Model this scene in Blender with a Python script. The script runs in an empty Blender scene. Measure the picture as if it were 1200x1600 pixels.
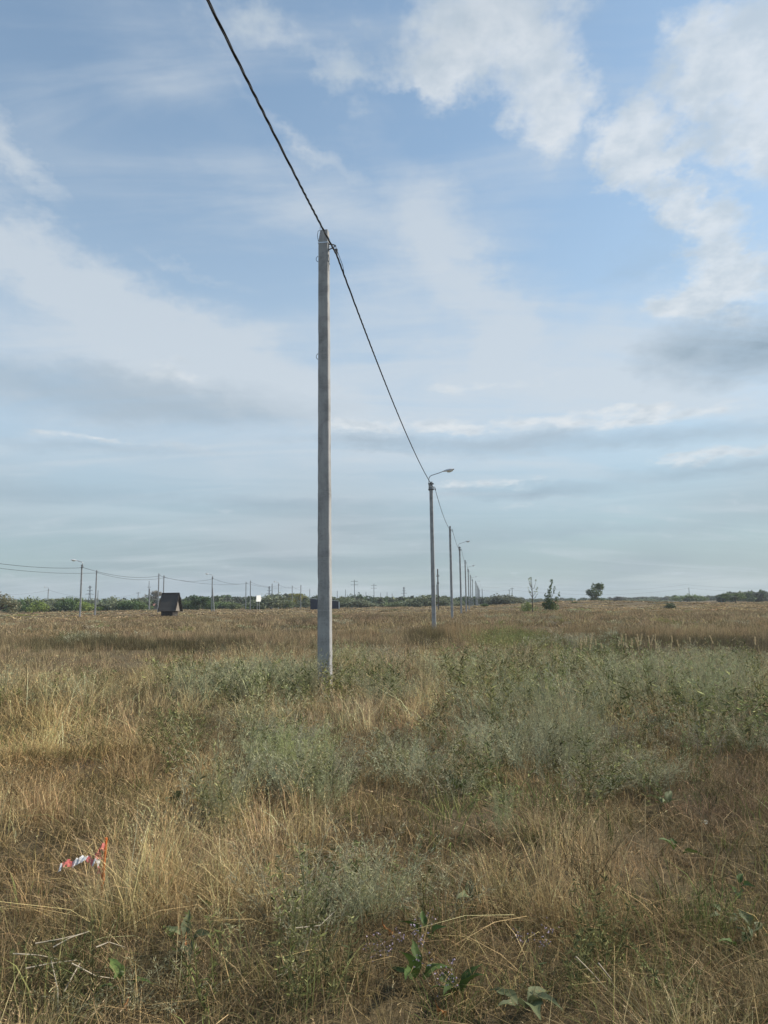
import bpy, math, random
import numpy as np
from mathutils import Vector, Matrix

R = math.radians
SC = bpy.context.scene
COL = SC.collection

# ------------------------------------------------------------------ camera
F, CX, CY = 1110.0, 600.0, 800.0          # focal length and centre, in units of a 1200 x 1600 frame
CAM_H, PITCH, ROLL = 1.7, 7.3, -0.75
cam_d = bpy.data.cameras.new('camera'); cam = bpy.data.objects.new('camera', cam_d); COL.objects.link(cam)
CM = Matrix.Rotation(R(90 + PITCH), 4, 'X') @ Matrix.Rotation(R(ROLL), 4, 'Z')
cam.matrix_world = Matrix.Translation((0, 0, CAM_H)) @ CM
cam_d.sensor_fit = 'VERTICAL'; cam_d.sensor_height = 36.0; cam_d.lens = F / 1600 * 36.0
cam_d.clip_start = 0.05; cam_d.clip_end = 9000
SC.camera = cam
RT = np.array(CM.col[0][:3]); UP = np.array(CM.col[1][:3]); FW = -np.array(CM.col[2][:3])
C0 = np.array([0, 0, CAM_H])

def ray(u, v):
    d = FW * F + RT * (u - CX) - UP * (v - CY)
    return d / np.linalg.norm(d)
def at(u, v, Y):                                   # the point seen at (u, v) that lies Y metres ahead
    d = ray(u, v); return C0 + d * (Y / d[1])
def proj(P):
    q = P - C0; z = np.maximum(q @ FW, 1e-3)
    return CX + F * (q @ RT) / z, CY - F * (q @ UP) / z

# ------------------------------------------------------------------ sky and sun
SUN_AZ, SUN_EL = 79.0, 38.0                        # azimuth measured to the right of the view (+Y)
SUN_DIR = np.array([math.sin(R(SUN_AZ)) * math.cos(R(SUN_EL)), math.cos(R(SUN_AZ)) * math.cos(R(SUN_EL)), math.sin(R(SUN_EL))])
sun_d = bpy.data.lights.new('sun', 'SUN'); sun = bpy.data.objects.new('sun', sun_d); COL.objects.link(sun)
sun_d.energy = 5.0; sun_d.angle = R(0.6); sun_d.color = (1.0, 0.91, 0.78)
sun.rotation_euler = Vector(SUN_DIR).to_track_quat('Z', 'Y').to_euler()
SC.view_settings.view_transform = 'Standard'; SC.view_settings.look = 'None'
SC.view_settings.exposure = 0.0; SC.view_settings.gamma = 1.0; SC.view_settings.use_curve_mapping = False

class NT:
    """small helper around a node tree"""
    def __init__(s, tree): s.t = tree; s.n = tree.nodes; s.l = tree.links
    def new(s, typ, **kw):
        n = s.n.new(typ)
        for k, v in kw.items(): setattr(n, k, v)
        return n
    def put(s, sock, v):
        if isinstance(v, bpy.types.NodeSocket): s.l.new(v, sock)
        elif v is not None: sock.default_value = v
    def m(s, op, a, b=None, c=None, clamp=False):
        n = s.new('ShaderNodeMath', operation=op, use_clamp=clamp)
        s.put(n.inputs[0], a); s.put(n.inputs[1], b); s.put(n.inputs[2], c)
        return n.outputs[0]
    def vm(s, op, a, b=None):
        n = s.new('ShaderNodeVectorMath', operation=op); s.put(n.inputs[0], a); s.put(n.inputs[1], b)
        return n.outputs['Value'] if op in ('DOT_PRODUCT', 'LENGTH') else n.outputs[0]
    def noise(s, vec, scale, detail=4, rough=.5, dist=0.0):
        n = s.new('ShaderNodeTexNoise'); s.put(n.inputs['Vector'], vec)
        n.inputs['Scale'].default_value = scale; n.inputs['Detail'].default_value = detail
        n.inputs['Roughness'].default_value = rough; n.inputs['Distortion'].default_value = dist
        return n.outputs[0]
    def step(s, x, lo, hi, to0=0.0, to1=1.0):
        n = s.new('ShaderNodeMapRange', interpolation_type='SMOOTHSTEP'); s.put(n.inputs[0], x)
        for i, v in enumerate((lo, hi, to0, to1)): s.put(n.inputs[i + 1], v)
        return n.outputs[0]
    def mix(s, f, a, b, blend='MIX'):
        n = s.new('ShaderNodeMix', data_type='RGBA', blend_type=blend)
        s.put(n.inputs[0], f)
        for i, v in ((6, a), (7, b)):
            if isinstance(v, (tuple, list)) and len(v) == 3: v = (*v, 1)
            s.put(n.inputs[i], v)
        return n.outputs[2]
    def ramp(s, f, stops):
        n = s.new('ShaderNodeValToRGB'); s.put(n.inputs[0], f); e = n.color_ramp.elements
        while len(e) < len(stops): e.new(.5)
        for i, (p, c) in enumerate(stops): e[i].position = p; e[i].color = (*c, 1)
        return n.outputs[0]

world = bpy.data.worlds.new('World'); SC.world = world; world.use_nodes = True
W = NT(world.node_tree); W.n.clear()
w_out = W.new('ShaderNodeOutputWorld'); w_bg = W.new('ShaderNodeBackground'); W.l.new(w_bg.outputs[0], w_out.inputs[0])
SKY_S = 0.12
w_bg.inputs[1].default_value = SKY_S
world.cycles.sampling_method = 'NONE'
SC.cycles.max_bounces = 4; SC.cycles.diffuse_bounces = 2; SC.cycles.glossy_bounces = 2; SC.cycles.transmission_bounces = 3
sky = W.new('ShaderNodeTexSky', sky_type='NISHITA'); sky.sun_disc = False
sky.sun_elevation = R(SUN_EL); sky.sun_rotation = R(SUN_AZ); sky.air_density = 1.0; sky.dust_density = 1.0; sky.ozone_density = 1.0
tc = W.new('ShaderNodeTexCoord')
sep = W.new('ShaderNodeSeparateXYZ'); W.l.new(tc.outputs['Generated'], sep.inputs[0])
sx, sy, sz = sep.outputs
zc = W.m('MAXIMUM', sz, 0.0)
def comb(x, y):
    c = W.new('ShaderNodeCombineXYZ'); W.put(c.inputs[0], x); W.put(c.inputs[1], y); return c.outputs[0]
def noise2(vec, scale, detail, rough=.5, dist=0.0, color=False):
    n = W.new('ShaderNodeTexNoise', noise_dimensions='2D'); W.put(n.inputs['Vector'], vec)
    for k, v in (('Scale', scale), ('Detail', detail), ('Roughness', rough), ('Distortion', dist)): n.inputs[k].default_value = v
    return n.outputs['Color' if color else 0]
zp = W.m('ADD', zc, 0.20)
P = comb(W.m('DIVIDE', sx, zp), W.m('DIVIDE', sy, zp))    # the cloud deck seen in perspective
AE = comb(W.m('ARCTAN2', sx, sy), W.m('ARCSINE', sz))     # azimuth and height above the horizon, radians
warp = W.new('ShaderNodeVectorMath', operation='MULTIPLY_ADD'); W.l.new(W.vm('SUBTRACT', noise2(P, 3.0, 6, .68, 0, True), (.5, .5, .5)), warp.inputs[0])
W.l.new(comb(.22, W.step(zc, .15, .62, .035, .17)), warp.inputs[1]); W.l.new(AE, warp.inputs[2]); WA = warp.outputs[0]   # ragged above, flat and layered low down
n_cum = noise2(P, 4.2, 6, .60)
mp = W.new('ShaderNodeMapping'); W.l.new(P, mp.inputs[0]); mp.inputs['Rotation'].default_value = (0, 0, R(-38)); mp.inputs['Scale'].default_value = (0.5, 2.3, 1)
n_wisp = noise2(mp.outputs[0], 2.1, 6, .58, .5)
mpb = W.new('ShaderNodeMapping'); W.l.new(AE, mpb.inputs[0]); mpb.inputs['Scale'].default_value = (1.6, 22, 1)
n_band = noise2(mpb.outputs[0], 1.3, 4, .55, .5)
n_low = noise2(P, 0.8, 2)
def azel(u, v): d = ray(u, v); return np.array([math.atan2(d[0], d[1]), math.asin(d[2])])
def banks(lst):
    """elongated banks of cloud, each standing in its own direction of the sky: (column, row, half width, half height, density, tilt)"""
    s = None
    for u, v, ru, rv, amp, *tl in lst:
        c = azel(u, v); du = azel(u + 20, v) - c; dv = azel(u, v - 20) - c
        m_ = W.new('ShaderNodeMapping', vector_type='TEXTURE'); W.l.new(WA, m_.inputs[0])
        m_.inputs['Location'].default_value = (c[0], c[1], 0); m_.inputs['Rotation'].default_value = (0, 0, R(tl[0] if tl else 0))
        m_.inputs['Scale'].default_value = (np.linalg.norm(du) * ru / 20, np.linalg.norm(dv) * rv / 20, 1)
        g_ = W.new('ShaderNodeTexGradient', gradient_type='SPHERICAL'); W.l.new(m_.outputs[0], g_.inputs[0])
        s = W.m('MULTIPLY_ADD', g_.outputs['Fac'], amp, s if s is not None else 0.0)
    return s
B_cum = banks([(790, 70, 260, 190, 1.1, -30), (850, 190, 110, 110, .8), (670, 100, 120, 80, .6), (700, 20, 220, 110, .6),
               (1130, 100, 200, 190, 1.15, 25), (1190, 240, 110, 140, .9), (1060, 90, 110, 110, .6), (980, 255, 85, 105, 1.5, -35), (1085, 345, 120, 85, 1.35, -25),
               (1170, 430, 190, 90, 1.2), (420, 30, 190, 80, .55), (550, 80, 100, 90, .55), (1060, 480, 170, 50, .9),
               (1000, 652, 420, 24, 1.1), (700, 660, 220, 20, 1.0), (1120, 708, 200, 20, 1.0), (780, 605, 150, 18, .8),
               (540, 665, 110, 30, .7), (780, 756, 180, 12, .8), (150, 682, 180, 13, 1.0, -3), (290, 585, 140, 26, .8, -8), (480, 600, 110, 22, .5)])
B_wisp = banks([(40, 410, 460, 80, .9, -9), (190, 490, 420, 90, .85, -18), (340, 570, 360, 70, .75, -20), (60, 540, 420, 60, .5, -5), (700, 400, 70, 330, .75, 35), (640, 440, 130, 90, .6), (800, 500, 160, 120, .45),
                (470, 220, 110, 30, .6, -30), (10, 265, 130, 40, .7, -25), (600, 570, 800, 110, .45), (950, 580, 500, 140, .6), (300, 410, 120, 16, .5, -14), (780, 300, 330, 150, .45, 20), (480, 300, 260, 130, .30, -20), (600, 640, 1000, 130, .55), (250, 150, 300, 90, .2, -25)])
B_dark = banks([(1170, 540, 240, 70, 1.7), (60, 605, 420, 55, .8, -4), (330, 620, 260, 34, .6, -3), (1000, 688, 360, 20, .9), (760, 690, 260, 16, .8), (330, 650, 260, 26, .5),
                (830, 770, 190, 15, .9), (1100, 736, 190, 18, .9), (420, 785, 200, 14, .8), (150, 700, 250, 12, .5), (1010, 400, 80, 60, .4), (740, 40, 200, 60, .4), (560, 688, 140, 18, .8), (100, 770, 260, 18, .5), (900, 830, 300, 14, .4)])
n_puff = noise2(P, 11.0, 5, .62)
d_cum = W.step(W.m('ADD', W.m('MULTIPLY_ADD', n_cum, 2.1, B_cum), W.m('MULTIPLY', n_puff, .9)), 1.82, 2.60)
d_wisp = W.step(W.m('ADD', W.m('MULTIPLY_ADD', n_wisp, 1.9, W.m('MULTIPLY', n_cum, .5)), B_wisp), 1.05, 2.35)
d_veil = W.step(zc, .02, .66, .97, .20)            # thin high layer, thicker towards the horizon where one looks through more of it
d_veil = W.m('MULTIPLY', d_veil, W.step(n_low, .2, .8, .85, 1.05))
K = 1.0 / SKY_S
def kc(r, g, b): return (r * K, g * K, b * K)
skyc = W.mix(1.0, sky.outputs[0], (1.24, 1.48, 1.47), 'MULTIPLY')
veil_col = W.mix(W.step(zc, 0.04, .28), kc(.345, .432, .485), kc(.545, .65, .745))
veil_col = W.mix(W.m('MULTIPLY', W.step(n_band, .42, .70), W.step(zc, .45, .02, 0, .42)), veil_col, kc(.60, .665, .715))
c1 = W.mix(d_veil, skyc, veil_col)
c2 = W.mix(W.m('MULTIPLY', d_wisp, .74), c1, kc(.64, .70, .755))
cum_col = W.mix(W.step(W.m('ADD', n_puff, W.m('MULTIPLY', n_low, .6)), .55, 1.0), kc(.79, .825, .85), kc(.56, .635, .70))
c3 = W.mix(W.m('MULTIPLY', d_cum, .78), c2, cum_col)
dk = W.m('MULTIPLY', W.m('MULTIPLY', B_dark, W.step(n_wisp, .2, .7, .5, 1.0)), .72, clamp=True)
c4 = W.mix(dk, c3, kc(.31, .41, .505))
W.l.new(c4, w_bg.inputs[0])

# ------------------------------------------------------------------ helpers
def rng_(seed): return np.random.default_rng(seed)

def mesh_obj(name, V, Fc, mat, parent=None, bl=None, smooth=False, link=True):
    me = bpy.data.meshes.new(name)
    me.from_pydata([tuple(v) for v in V] if not isinstance(V, np.ndarray) else V.tolist(), [], Fc if not isinstance(Fc, np.ndarray) else Fc.tolist())
    if bl is not None:
        a = me.attributes.new('bl', 'FLOAT', 'POINT'); a.data.foreach_set('value', np.asarray(bl, dtype=np.float32))
    for mm in (mat if isinstance(mat, (list, tuple)) else [mat]): me.materials.append(mm)
    if smooth: me.shade_smooth()
    me.update()
    o = bpy.data.objects.new(name, me)
    if link: COL.objects.link(o)
    if parent is not None: o.parent = parent
    return o

class MB:
    """collects shapes into one mesh"""
    def __init__(s): s.V = []; s.F = []; s.mi = []
    def add(s, V, Fc, mi=0):
        b = len(s.V); s.V += [tuple(v) for v in V]; s.F += [tuple(i + b for i in f) for f in Fc]; s.mi += [mi] * len(Fc); return s
    def box(s, c, size, rot=None, mi=0):
        hx, hy, hz = [q / 2 for q in size]
        P_ = [Vector((x, y, z)) for z in (-hz, hz) for x, y in ((-hx, -hy), (hx, -hy), (hx, hy), (-hx, hy))]
        if rot is not None: P_ = [rot @ p for p in P_]
        return s.add([p + Vector(c) for p in P_], [(3, 2, 1, 0), (4, 5, 6, 7), (0, 1, 5, 4), (1, 2, 6, 5), (2, 3, 7, 6), (3, 0, 4, 7)], mi)
    def frustum(s, z0, z1, a0, b0, a1, b1, c0=(0, 0), c1=(0, 0), bev=.0, mi=0):
        def ring(z, a, b, c):
            a /= 2; b /= 2; e = bev
            pts = [(-a + e, -b), (a - e, -b), (a, -b + e), (a, b - e), (a - e, b), (-a + e, b), (-a, b - e), (-a, -b + e)] if e else [(-a, -b), (a, -b), (a, b), (-a, b)]
            return [(x + c[0], y + c[1], z) for x, y in pts]
        r0, r1 = ring(z0, a0, b0, c0), ring(z1, a1, b1, c1); n = len(r0)
        return s.add(r0 + r1, [tuple(reversed(range(n))), tuple(range(n, 2 * n))] + [(i, (i + 1) % n, n + (i + 1) % n, n + i) for i in range(n)], mi)
    def tube(s, pts, rad, n=6, cap=True, mi=0):
        pts = [np.asarray(p, float) for p in pts]; rad = rad if hasattr(rad, '__len__') else [rad] * len(pts)
        V = []; up = np.array([0.31, 0.17, 0.93])
        for i, p in enumerate(pts):
            t = pts[min(i + 1, len(pts) - 1)] - pts[max(i - 1, 0)]; t = t / (np.linalg.norm(t) + 1e-9)
            a = np.cross(t, up); 
            if np.linalg.norm(a) < .15: a = np.cross(t, [1, 0, 0])
            a /= np.linalg.norm(a); b = np.cross(t, a)
            V += [p + rad[i] * (a * math.cos(k * 2 * math.pi / n) + b * math.sin(k * 2 * math.pi / n)) for k in range(n)]
        Fc = [(i * n + k, i * n + (k + 1) % n, (i + 1) * n + (k + 1) % n, (i + 1) * n + k) for i in range(len(pts) - 1) for k in range(n)]
        if cap: Fc += [tuple(reversed(range(n))), tuple(range((len(pts) - 1) * n, len(pts) * n))]
        return s.add(V, Fc, mi)
    def build(s, name, mat, parent=None, smooth=False):
        o = mesh_obj(name, s.V, s.F, mat, parent, smooth=smooth)
        if any(s.mi): o.data.polygons.foreach_set('material_index', s.mi)
        return o

def tag(o, label=None, cat=None, group=None, kind=None):
    if label: o['label'] = label
    if cat: o['category'] = cat
    if group: o['group'] = group
    if kind: o['kind'] = kind
    return o
def empty(name, loc, rz=0.0, label=None, cat=None, group=None):
    o = bpy.data.objects.new(name, None); COL.objects.link(o); o.location = loc; o.rotation_euler = (0, 0, rz)
    o.empty_display_size = .2
    return tag(o, label, cat, group)
def copy_tree(o, parent=None):
    c = o.copy(); COL.objects.link(c); c.parent = parent
    for ch in o.children: copy_tree(ch, c)
    return c

# value noise on the ground plane
_LAT = rng_(5).random((8, 64, 64))
def vnoise(x, y, scale, seed=0, octaves=3):
    out = 0; amp = 1; tot = 0
    for o in range(octaves):
        L = _LAT[(seed + o) % 8]; xs = x / scale + 17.3 * seed; ys = y / scale + 9.1 * seed
        xi = np.floor(xs).astype(int); yi = np.floor(ys).astype(int); fx = xs - xi; fy = ys - yi
        fx = fx * fx * (3 - 2 * fx); fy = fy * fy * (3 - 2 * fy)
        g = lambda i, j: L[i % 64, j % 64]
        v = (g(xi, yi) * (1 - fx) + g(xi + 1, yi) * fx) * (1 - fy) + (g(xi, yi + 1) * (1 - fx) + g(xi + 1, yi + 1) * fx) * fy
        out = out + amp * v; tot += amp; amp *= .5; scale *= .5
    return out / tot

def ground_z(x, y):
    x = np.asarray(x, float); y = np.asarray(y, float)
    r = np.hypot(x, y)
    z = (vnoise(x, y, 7.0, 1, 2) - .5) * .22 * np.clip(r / 5, 0, 1) + (vnoise(x, y, 45.0, 3, 2) - .5) * .35 * np.clip((r - 25) / 60, 0, 1)
    z = z + (vnoise(x, y, .85, 5, 2) - .5) * .20 * np.clip((r - 1) / 2, 0, 1) * np.clip((40 - r) / 15, 0, 1)
    z = z + 1.5 * np.exp(-(((x - 52) / 26) ** 2 + ((y - 185) / 26) ** 2))
    z = z + .5 * np.exp(-(((x + 62) / 20) ** 2 + ((y - 190) / 18) ** 2))
    return z * np.clip((900 - r) / 300, 0, 1)
def gz(x, y): return float(ground_z(np.array([x]), np.array([y]))[0])
def on_ground(u, Y):                                # the place on the ground in image column u (read at the horizon), Y metres ahead
    p = at(u, 945, Y); return np.array([p[0], Y, gz(p[0], Y)])
def ground_hit(u, v):                               # where the sight line through (u, v) meets the ground
    d = ray(u, v); t = -C0[2] / d[2]
    for _ in range(6):
        p = C0 + d * t; t = (gz(p[0], p[1]) - C0[2]) / d[2]
    return C0 + d * t

# ------------------------------------------------------------------ materials
def new_mat(name):
    m = bpy.data.materials.new(name); m.use_nodes = True; n = NT(m.node_tree); n.n.clear()
    out = n.new('ShaderNodeOutputMaterial'); return m, n, out
def pbr(name, col, rough=.7, metal=0.0, spec=.4, var=0.0, vscale=6.0, bump=0.0, bscale=60.0, dirt=None):
    m, n, out = new_mat(name); b = n.new('ShaderNodeBsdfPrincipled'); n.l.new(b.outputs[0], out.inputs[0])
    b.inputs['Roughness'].default_value = rough; b.inputs['Metallic'].default_value = metal; b.inputs['Specular IOR Level'].default_value = spec
    tc_ = n.new('ShaderNodeTexCoord').outputs['Object']
    c = (*col, 1)
    if var:
        f = n.noise(tc_, vscale, 6, .6)
        c = n.mix(f, tuple(q * (1 - var) for q in col), tuple(min(1, q * (1 + var)) for q in col))
    if dirt:
        f = n.step(n.noise(tc_, vscale * .35, 5, .65, .5), .48, .72, 0, .7); c = n.mix(f, c, dirt)
    n.put(b.inputs['Base Color'], c)
    if bump:
        bp = n.new('ShaderNodeBump'); bp.inputs['Strength'].default_value = bump; bp.inputs['Distance'].default_value = .01
        n.l.new(n.noise(tc_, bscale, 5, .6), bp.inputs['Height']); n.l.new(bp.outputs[0], b.inputs['Normal'])
    return m

def foliage_mat(name, source, transl=.35, rough=.55, spec=.25):
    """leaf or blade: colour from the plant (instancer, object colour or a constant), varied blade by blade"""
    m, n, out = new_mat(name)
    if source == 'INSTANCER':
        a = n.new('ShaderNodeAttribute', attribute_type='INSTANCER', attribute_name='col'); col = a.outputs['Color']
    elif source == 'OBJECT':
        col = n.new('ShaderNodeObjectInfo').outputs['Color']
    else: col = (*source, 1)
    bl = n.new('ShaderNodeAttribute', attribute_type='GEOMETRY', attribute_name='bl').outputs['Fac']
    v = n.m('MULTIPLY_ADD', bl, 1.05, .45)
    cc = n.new('ShaderNodeCombineXYZ'); n.put(cc.inputs[0], v); n.put(cc.inputs[1], n.m('MULTIPLY_ADD', bl, 1.0, .47)); n.put(cc.inputs[2], n.m('MULTIPLY_ADD', bl, .90, .50))
    col = n.mix(1.0, col, cc.outputs[0], 'MULTIPLY')
    b = n.new('ShaderNodeBsdfPrincipled'); n.put(b.inputs['Base Color'], col); b.inputs['Roughness'].default_value = rough; b.inputs['Specular IOR Level'].default_value = spec
    t = n.new('ShaderNodeBsdfTranslucent'); n.put(t.inputs[0], col)
    mx = n.new('ShaderNodeMixShader'); mx.inputs[0].default_value = transl; n.l.new(b.outputs[0], mx.inputs[1]); n.l.new(t.outputs[0], mx.inputs[2])
    n.l.new(mx.outputs[0], out.inputs[0]); return m

def meadow_mat():
    m, n, out = new_mat('meadow_plants')
    col = n.new('ShaderNodeAttribute', attribute_type='GEOMETRY', attribute_name='col').outputs['Color']
    b = n.new('ShaderNodeBsdfDiffuse'); n.l.new(col, b.inputs[0]); t = n.new('ShaderNodeBsdfTranslucent'); n.l.new(col, t.inputs[0])
    mx = n.new('ShaderNodeMixShader'); mx.inputs[0].default_value = .20; n.l.new(b.outputs[0], mx.inputs[1]); n.l.new(t.outputs[0], mx.inputs[2])
    n.l.new(mx.outputs[0], out.inputs[0]); return m
M_veg = meadow_mat()
M_leaf = foliage_mat('tree_leaves', 'OBJECT', .3)
M_plant = foliage_mat('plant_leaves', 'OBJECT', .22, .6, .2)
M_bark = pbr('bark', (.10, .085, .07), .9, var=.3)
M_twig = pbr('pale_dead_wood', (.42, .36, .27), .8, var=.25, vscale=20)

def concrete():
    m, n, out = new_mat('weathered_concrete'); b = n.new('ShaderNodeBsdfPrincipled'); n.l.new(b.outputs[0], out.inputs[0])
    o = n.new('ShaderNodeTexCoord').outputs['Object']
    mpn = n.new('ShaderNodeMapping'); n.l.new(o, mpn.inputs[0]); mpn.inputs['Scale'].default_value = (6, 6, .45)
    streak = n.noise(mpn.outputs[0], 3.0, 6, .65); blot = n.noise(o, 2.2, 5, .6, .4); fine = n.noise(o, 55, 4, .7)
    mp2 = n.new('ShaderNodeMapping'); n.l.new(o, mp2.inputs[0]); mp2.inputs['Scale'].default_value = (.5, .5, 14)
    band = n.noise(mp2.outputs[0], 1.6, 3, .5)
    c = n.mix(streak, (.25, .252, .255), (.47, .465, .455)); c = n.mix(n.step(blot, .42, .68, 0, .7), c, (.19, .19, .188))
    c = n.mix(n.step(band, .52, .66, 0, .35), c, (.40, .395, .38))
    vor = n.new('ShaderNodeTexVoronoi'); n.l.new(o, vor.inputs['Vector']); vor.inputs['Scale'].default_value = 26
    pit = n.step(vor.outputs['Distance'], .08, .22, .85, 0); c = n.mix(pit, c, (.13, .125, .12))
    n.put(b.inputs['Base Color'], c); b.inputs['Roughness'].default_value = .93; b.inputs['Specular IOR Level'].default_value = .2
    bp = n.new('ShaderNodeBump'); bp.inputs['Strength'].default_value = .5; bp.inputs['Distance'].default_value = .006
    n.l.new(n.m('SUBTRACT', fine, n.m('MULTIPLY', pit, .8)), bp.inputs['Height']); n.l.new(bp.outputs[0], b.inputs['Normal'])
    return m
M_conc = concrete()
M_galv = pbr('galvanised_steel', (.42, .43, .44), .45, .7, var=.15)
M_dsteel = pbr('dark_steel', (.09, .095, .10), .55, .6, var=.2)
M_strap = pbr('stainless_strap', (.62, .63, .64), .35, .8)
M_cable = pbr('black_insulation', (.018, .02, .028), .5, 0, .5)
M_lampw = pbr('lamp_housing', (.64, .65, .66), .45, .2, var=.1)
M_glass = pbr('lamp_bowl', (.70, .72, .70), .15, 0, .6)
M_wood = pbr('weathered_timber', (.15, .125, .10), .9, var=.3)

# ------------------------------------------------------------------ ground sheet
def ground_sheet():
    rad = np.concatenate([[0.0], np.geomspace(.8, 1500, 120)]); na = 192
    V = [(0, 0, gz(0, 0))]; Fc = []
    for i, r in enumerate(rad[1:]):
        a = np.arange(na) * 2 * math.pi / na; x = r * np.sin(a); y = r * np.cos(a); z = ground_z(x, y)
        V += list(zip(x, y, z)); b = 1 + i * na
        if i == 0: Fc += [(0, b + (k + 1) % na, b + k) for k in range(na)]
        else: Fc += [(b - na + k, b - na + (k + 1) % na, b + (k + 1) % na, b + k) for k in range(na)]
    Fc = [tuple(reversed(f)) if len(f) == 4 else f for f in Fc]
    m, n, out = new_mat('dry_soil_and_thatch'); b = n.new('ShaderNodeBsdfPrincipled'); n.l.new(b.outputs[0], out.inputs[0])
    o = n.new('ShaderNodeTexCoord').outputs['Object']
    c = n.ramp(n.noise(o, 9.0, 8, .7), [(.25, (.06, .046, .03)), (.5, (.115, .088, .052)), (.75, (.19, .148, .085))])
    c = n.mix(n.step(n.noise(o, .07, 5, .6), .4, .65, 0, .8), c, (.235, .185, .105))
    n.put(b.inputs['Base Color'], c); b.inputs['Roughness'].default_value = 1; b.inputs['Specular IOR Level'].default_value = .1
    bp = n.new('ShaderNodeBump'); bp.inputs['Strength'].default_value = .8; bp.inputs['Distance'].default_value = .04
    n.l.new(n.noise(o, 14, 6, .7), bp.inputs['Height']); n.l.new(bp.outputs[0], b.inputs['Normal'])
    g = mesh_obj('ground', V, Fc, m, smooth=True); tag(g, kind='structure')
    return g
ground_sheet()

# ------------------------------------------------------------------ plant shapes (vertices, triangles, lightness per vertex)
def ribbons(base, az, h, lean, droop, w, rng, K=4, bl=None):
    """n bent, pointed blades"""
    n = len(az); t = np.linspace(0, 1, K)[None, :]
    ca, sa = np.cos(az)[:, None], np.sin(az)[:, None]; h_ = h[:, None]
    out = lean[:, None] * h_ * t ** 1.6; z = h_ * (t - droop[:, None] * t ** 3)
    tw = rng.uniform(0, math.pi, n)[:, None] + t * .6
    wx, wy = np.cos(tw), np.sin(tw); ww = (w[:, None] * (1 - .6 * t ** 1.5)) * .5
    bx, by = base[:, 0:1], base[:, 1:2]
    x = bx + ca * out; y = by + sa * out
    path = np.stack([x, y, z], -1); side = np.stack([wx * ww, wy * ww, 0 * ww], -1)
    m = 2 * (K - 1) + 1
    V = np.empty((n, m, 3)); V[:, 0:m - 1:2] = (path - side)[:, :-1]; V[:, 1:m - 1:2] = (path + side)[:, :-1]; V[:, m - 1] = path[:, -1]
    T = []
    for i in range(K - 2): T += [(2 * i, 2 * i + 1, 2 * i + 3), (2 * i, 2 * i + 3, 2 * i + 2)]
    T += [(m - 3, m - 2, m - 1)]
    Fc = ((np.arange(n) * m)[:, None, None] + np.array(T)[None]).reshape(-1, 3)
    if bl is None: bl = rng.random(n)
    return V.reshape(-1, 3), Fc, np.repeat(bl, m), path
def slips(p, d, L, w, rng, bl, tri=False):
    """n little flat leaves starting at p along d"""
    n = len(p); d = d / np.linalg.norm(d, axis=1, keepdims=True); s = np.cross(d, rng.normal(size=(n, 3))); s /= np.linalg.norm(s, axis=1, keepdims=True)
    L = L[:, None]; w = w[:, None]
    if tri:
        V = np.stack([p - s * w * .5, p + s * w * .5, p + d * L], 1).reshape(-1, 3); Fc = np.arange(n * 3).reshape(-1, 3); return V, Fc, np.repeat(bl, 3)
    V = np.stack([p, p + d * L * .5 + s * w * .5, p + d * L, p + d * L * .5 - s * w * .5], 1).reshape(-1, 3)
    Fc = ((np.arange(n) * 4)[:, None, None] + np.array([(0, 1, 2), (0, 2, 3)])[None]).reshape(-1, 3)
    return V, Fc, np.repeat(bl, 4)
def join(parts):
    V = []; Fc = []; B = []; o = 0
    for p in parts: V.append(p[0]); Fc.append(p[1] + o); B.append(p[2]); o += len(p[0])
    return np.concatenate(V), np.concatenate(Fc), np.concatenate(B)
def disc(n, r, rng, p=.5): a = rng.uniform(0, 2 * math.pi, n); q = r * rng.random(n) ** p; return np.stack([q * np.cos(a), q * np.sin(a)], -1)

def grass_tuft(seed, n=40, rad=.13, hmin=.2, hmax=.5, w=.003, lean=.5, droop=.25, heads=6, jit=1.0, K=4, spike=7):
    g = rng_(seed); b = disc(n, rad, g); az = np.arctan2(b[:, 1], b[:, 0]) + g.normal(0, jit, n)
    parts = [ribbons(b, az, g.uniform(hmin, hmax, n), np.abs(g.normal(0, lean, n)), np.abs(g.normal(0, droop, n)), g.uniform(.6, 1.4, n) * w, g, K)]
    if heads:
        hb = disc(heads, rad * .7, g); ha = g.uniform(0, 6.28, heads); hh = g.uniform(hmax * .85, hmax * 1.3, heads)
        v, f, bl, path = ribbons(hb, ha, hh, np.abs(g.normal(0, lean * .7, heads)), np.abs(g.normal(.1, .12, heads)), np.full(heads, w * .8), g, max(K, 3), g.uniform(.5, 1, heads)); parts.append((v, f, bl))
        k = spike; idx = np.repeat(np.arange(heads), k); tt = np.tile(np.linspace(0, 1, k), heads)[:, None]
        p1 = path[idx, -1]; dd = p1 - path[idx, -2]; dd /= np.linalg.norm(dd, axis=1, keepdims=True); p = p1 - dd * (1.05 - tt) * g.uniform(.06, .13, (len(idx), 1))
        parts.append(slips(p, dd + g.normal(0, .45, (len(idx), 3)), g.uniform(.012, .026, len(idx)), np.full(len(idx), w * 1.1), g, g.uniform(.5, 1.0, len(idx)), True))
    return join([q[:3] for q in parts])
def thatch(seed, n=36, rad=.2, w=.0034, K=3):
    g = rng_(seed); b = disc(n, rad, g)
    return join([ribbons(b, g.uniform(0, 6.28, n), g.uniform(.05, .2, n), np.abs(g.normal(1.0, .9, n)), np.abs(g.normal(.35, .3, n)), g.uniform(.6, 1.4, n) * w, g, K)[:3]])
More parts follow.
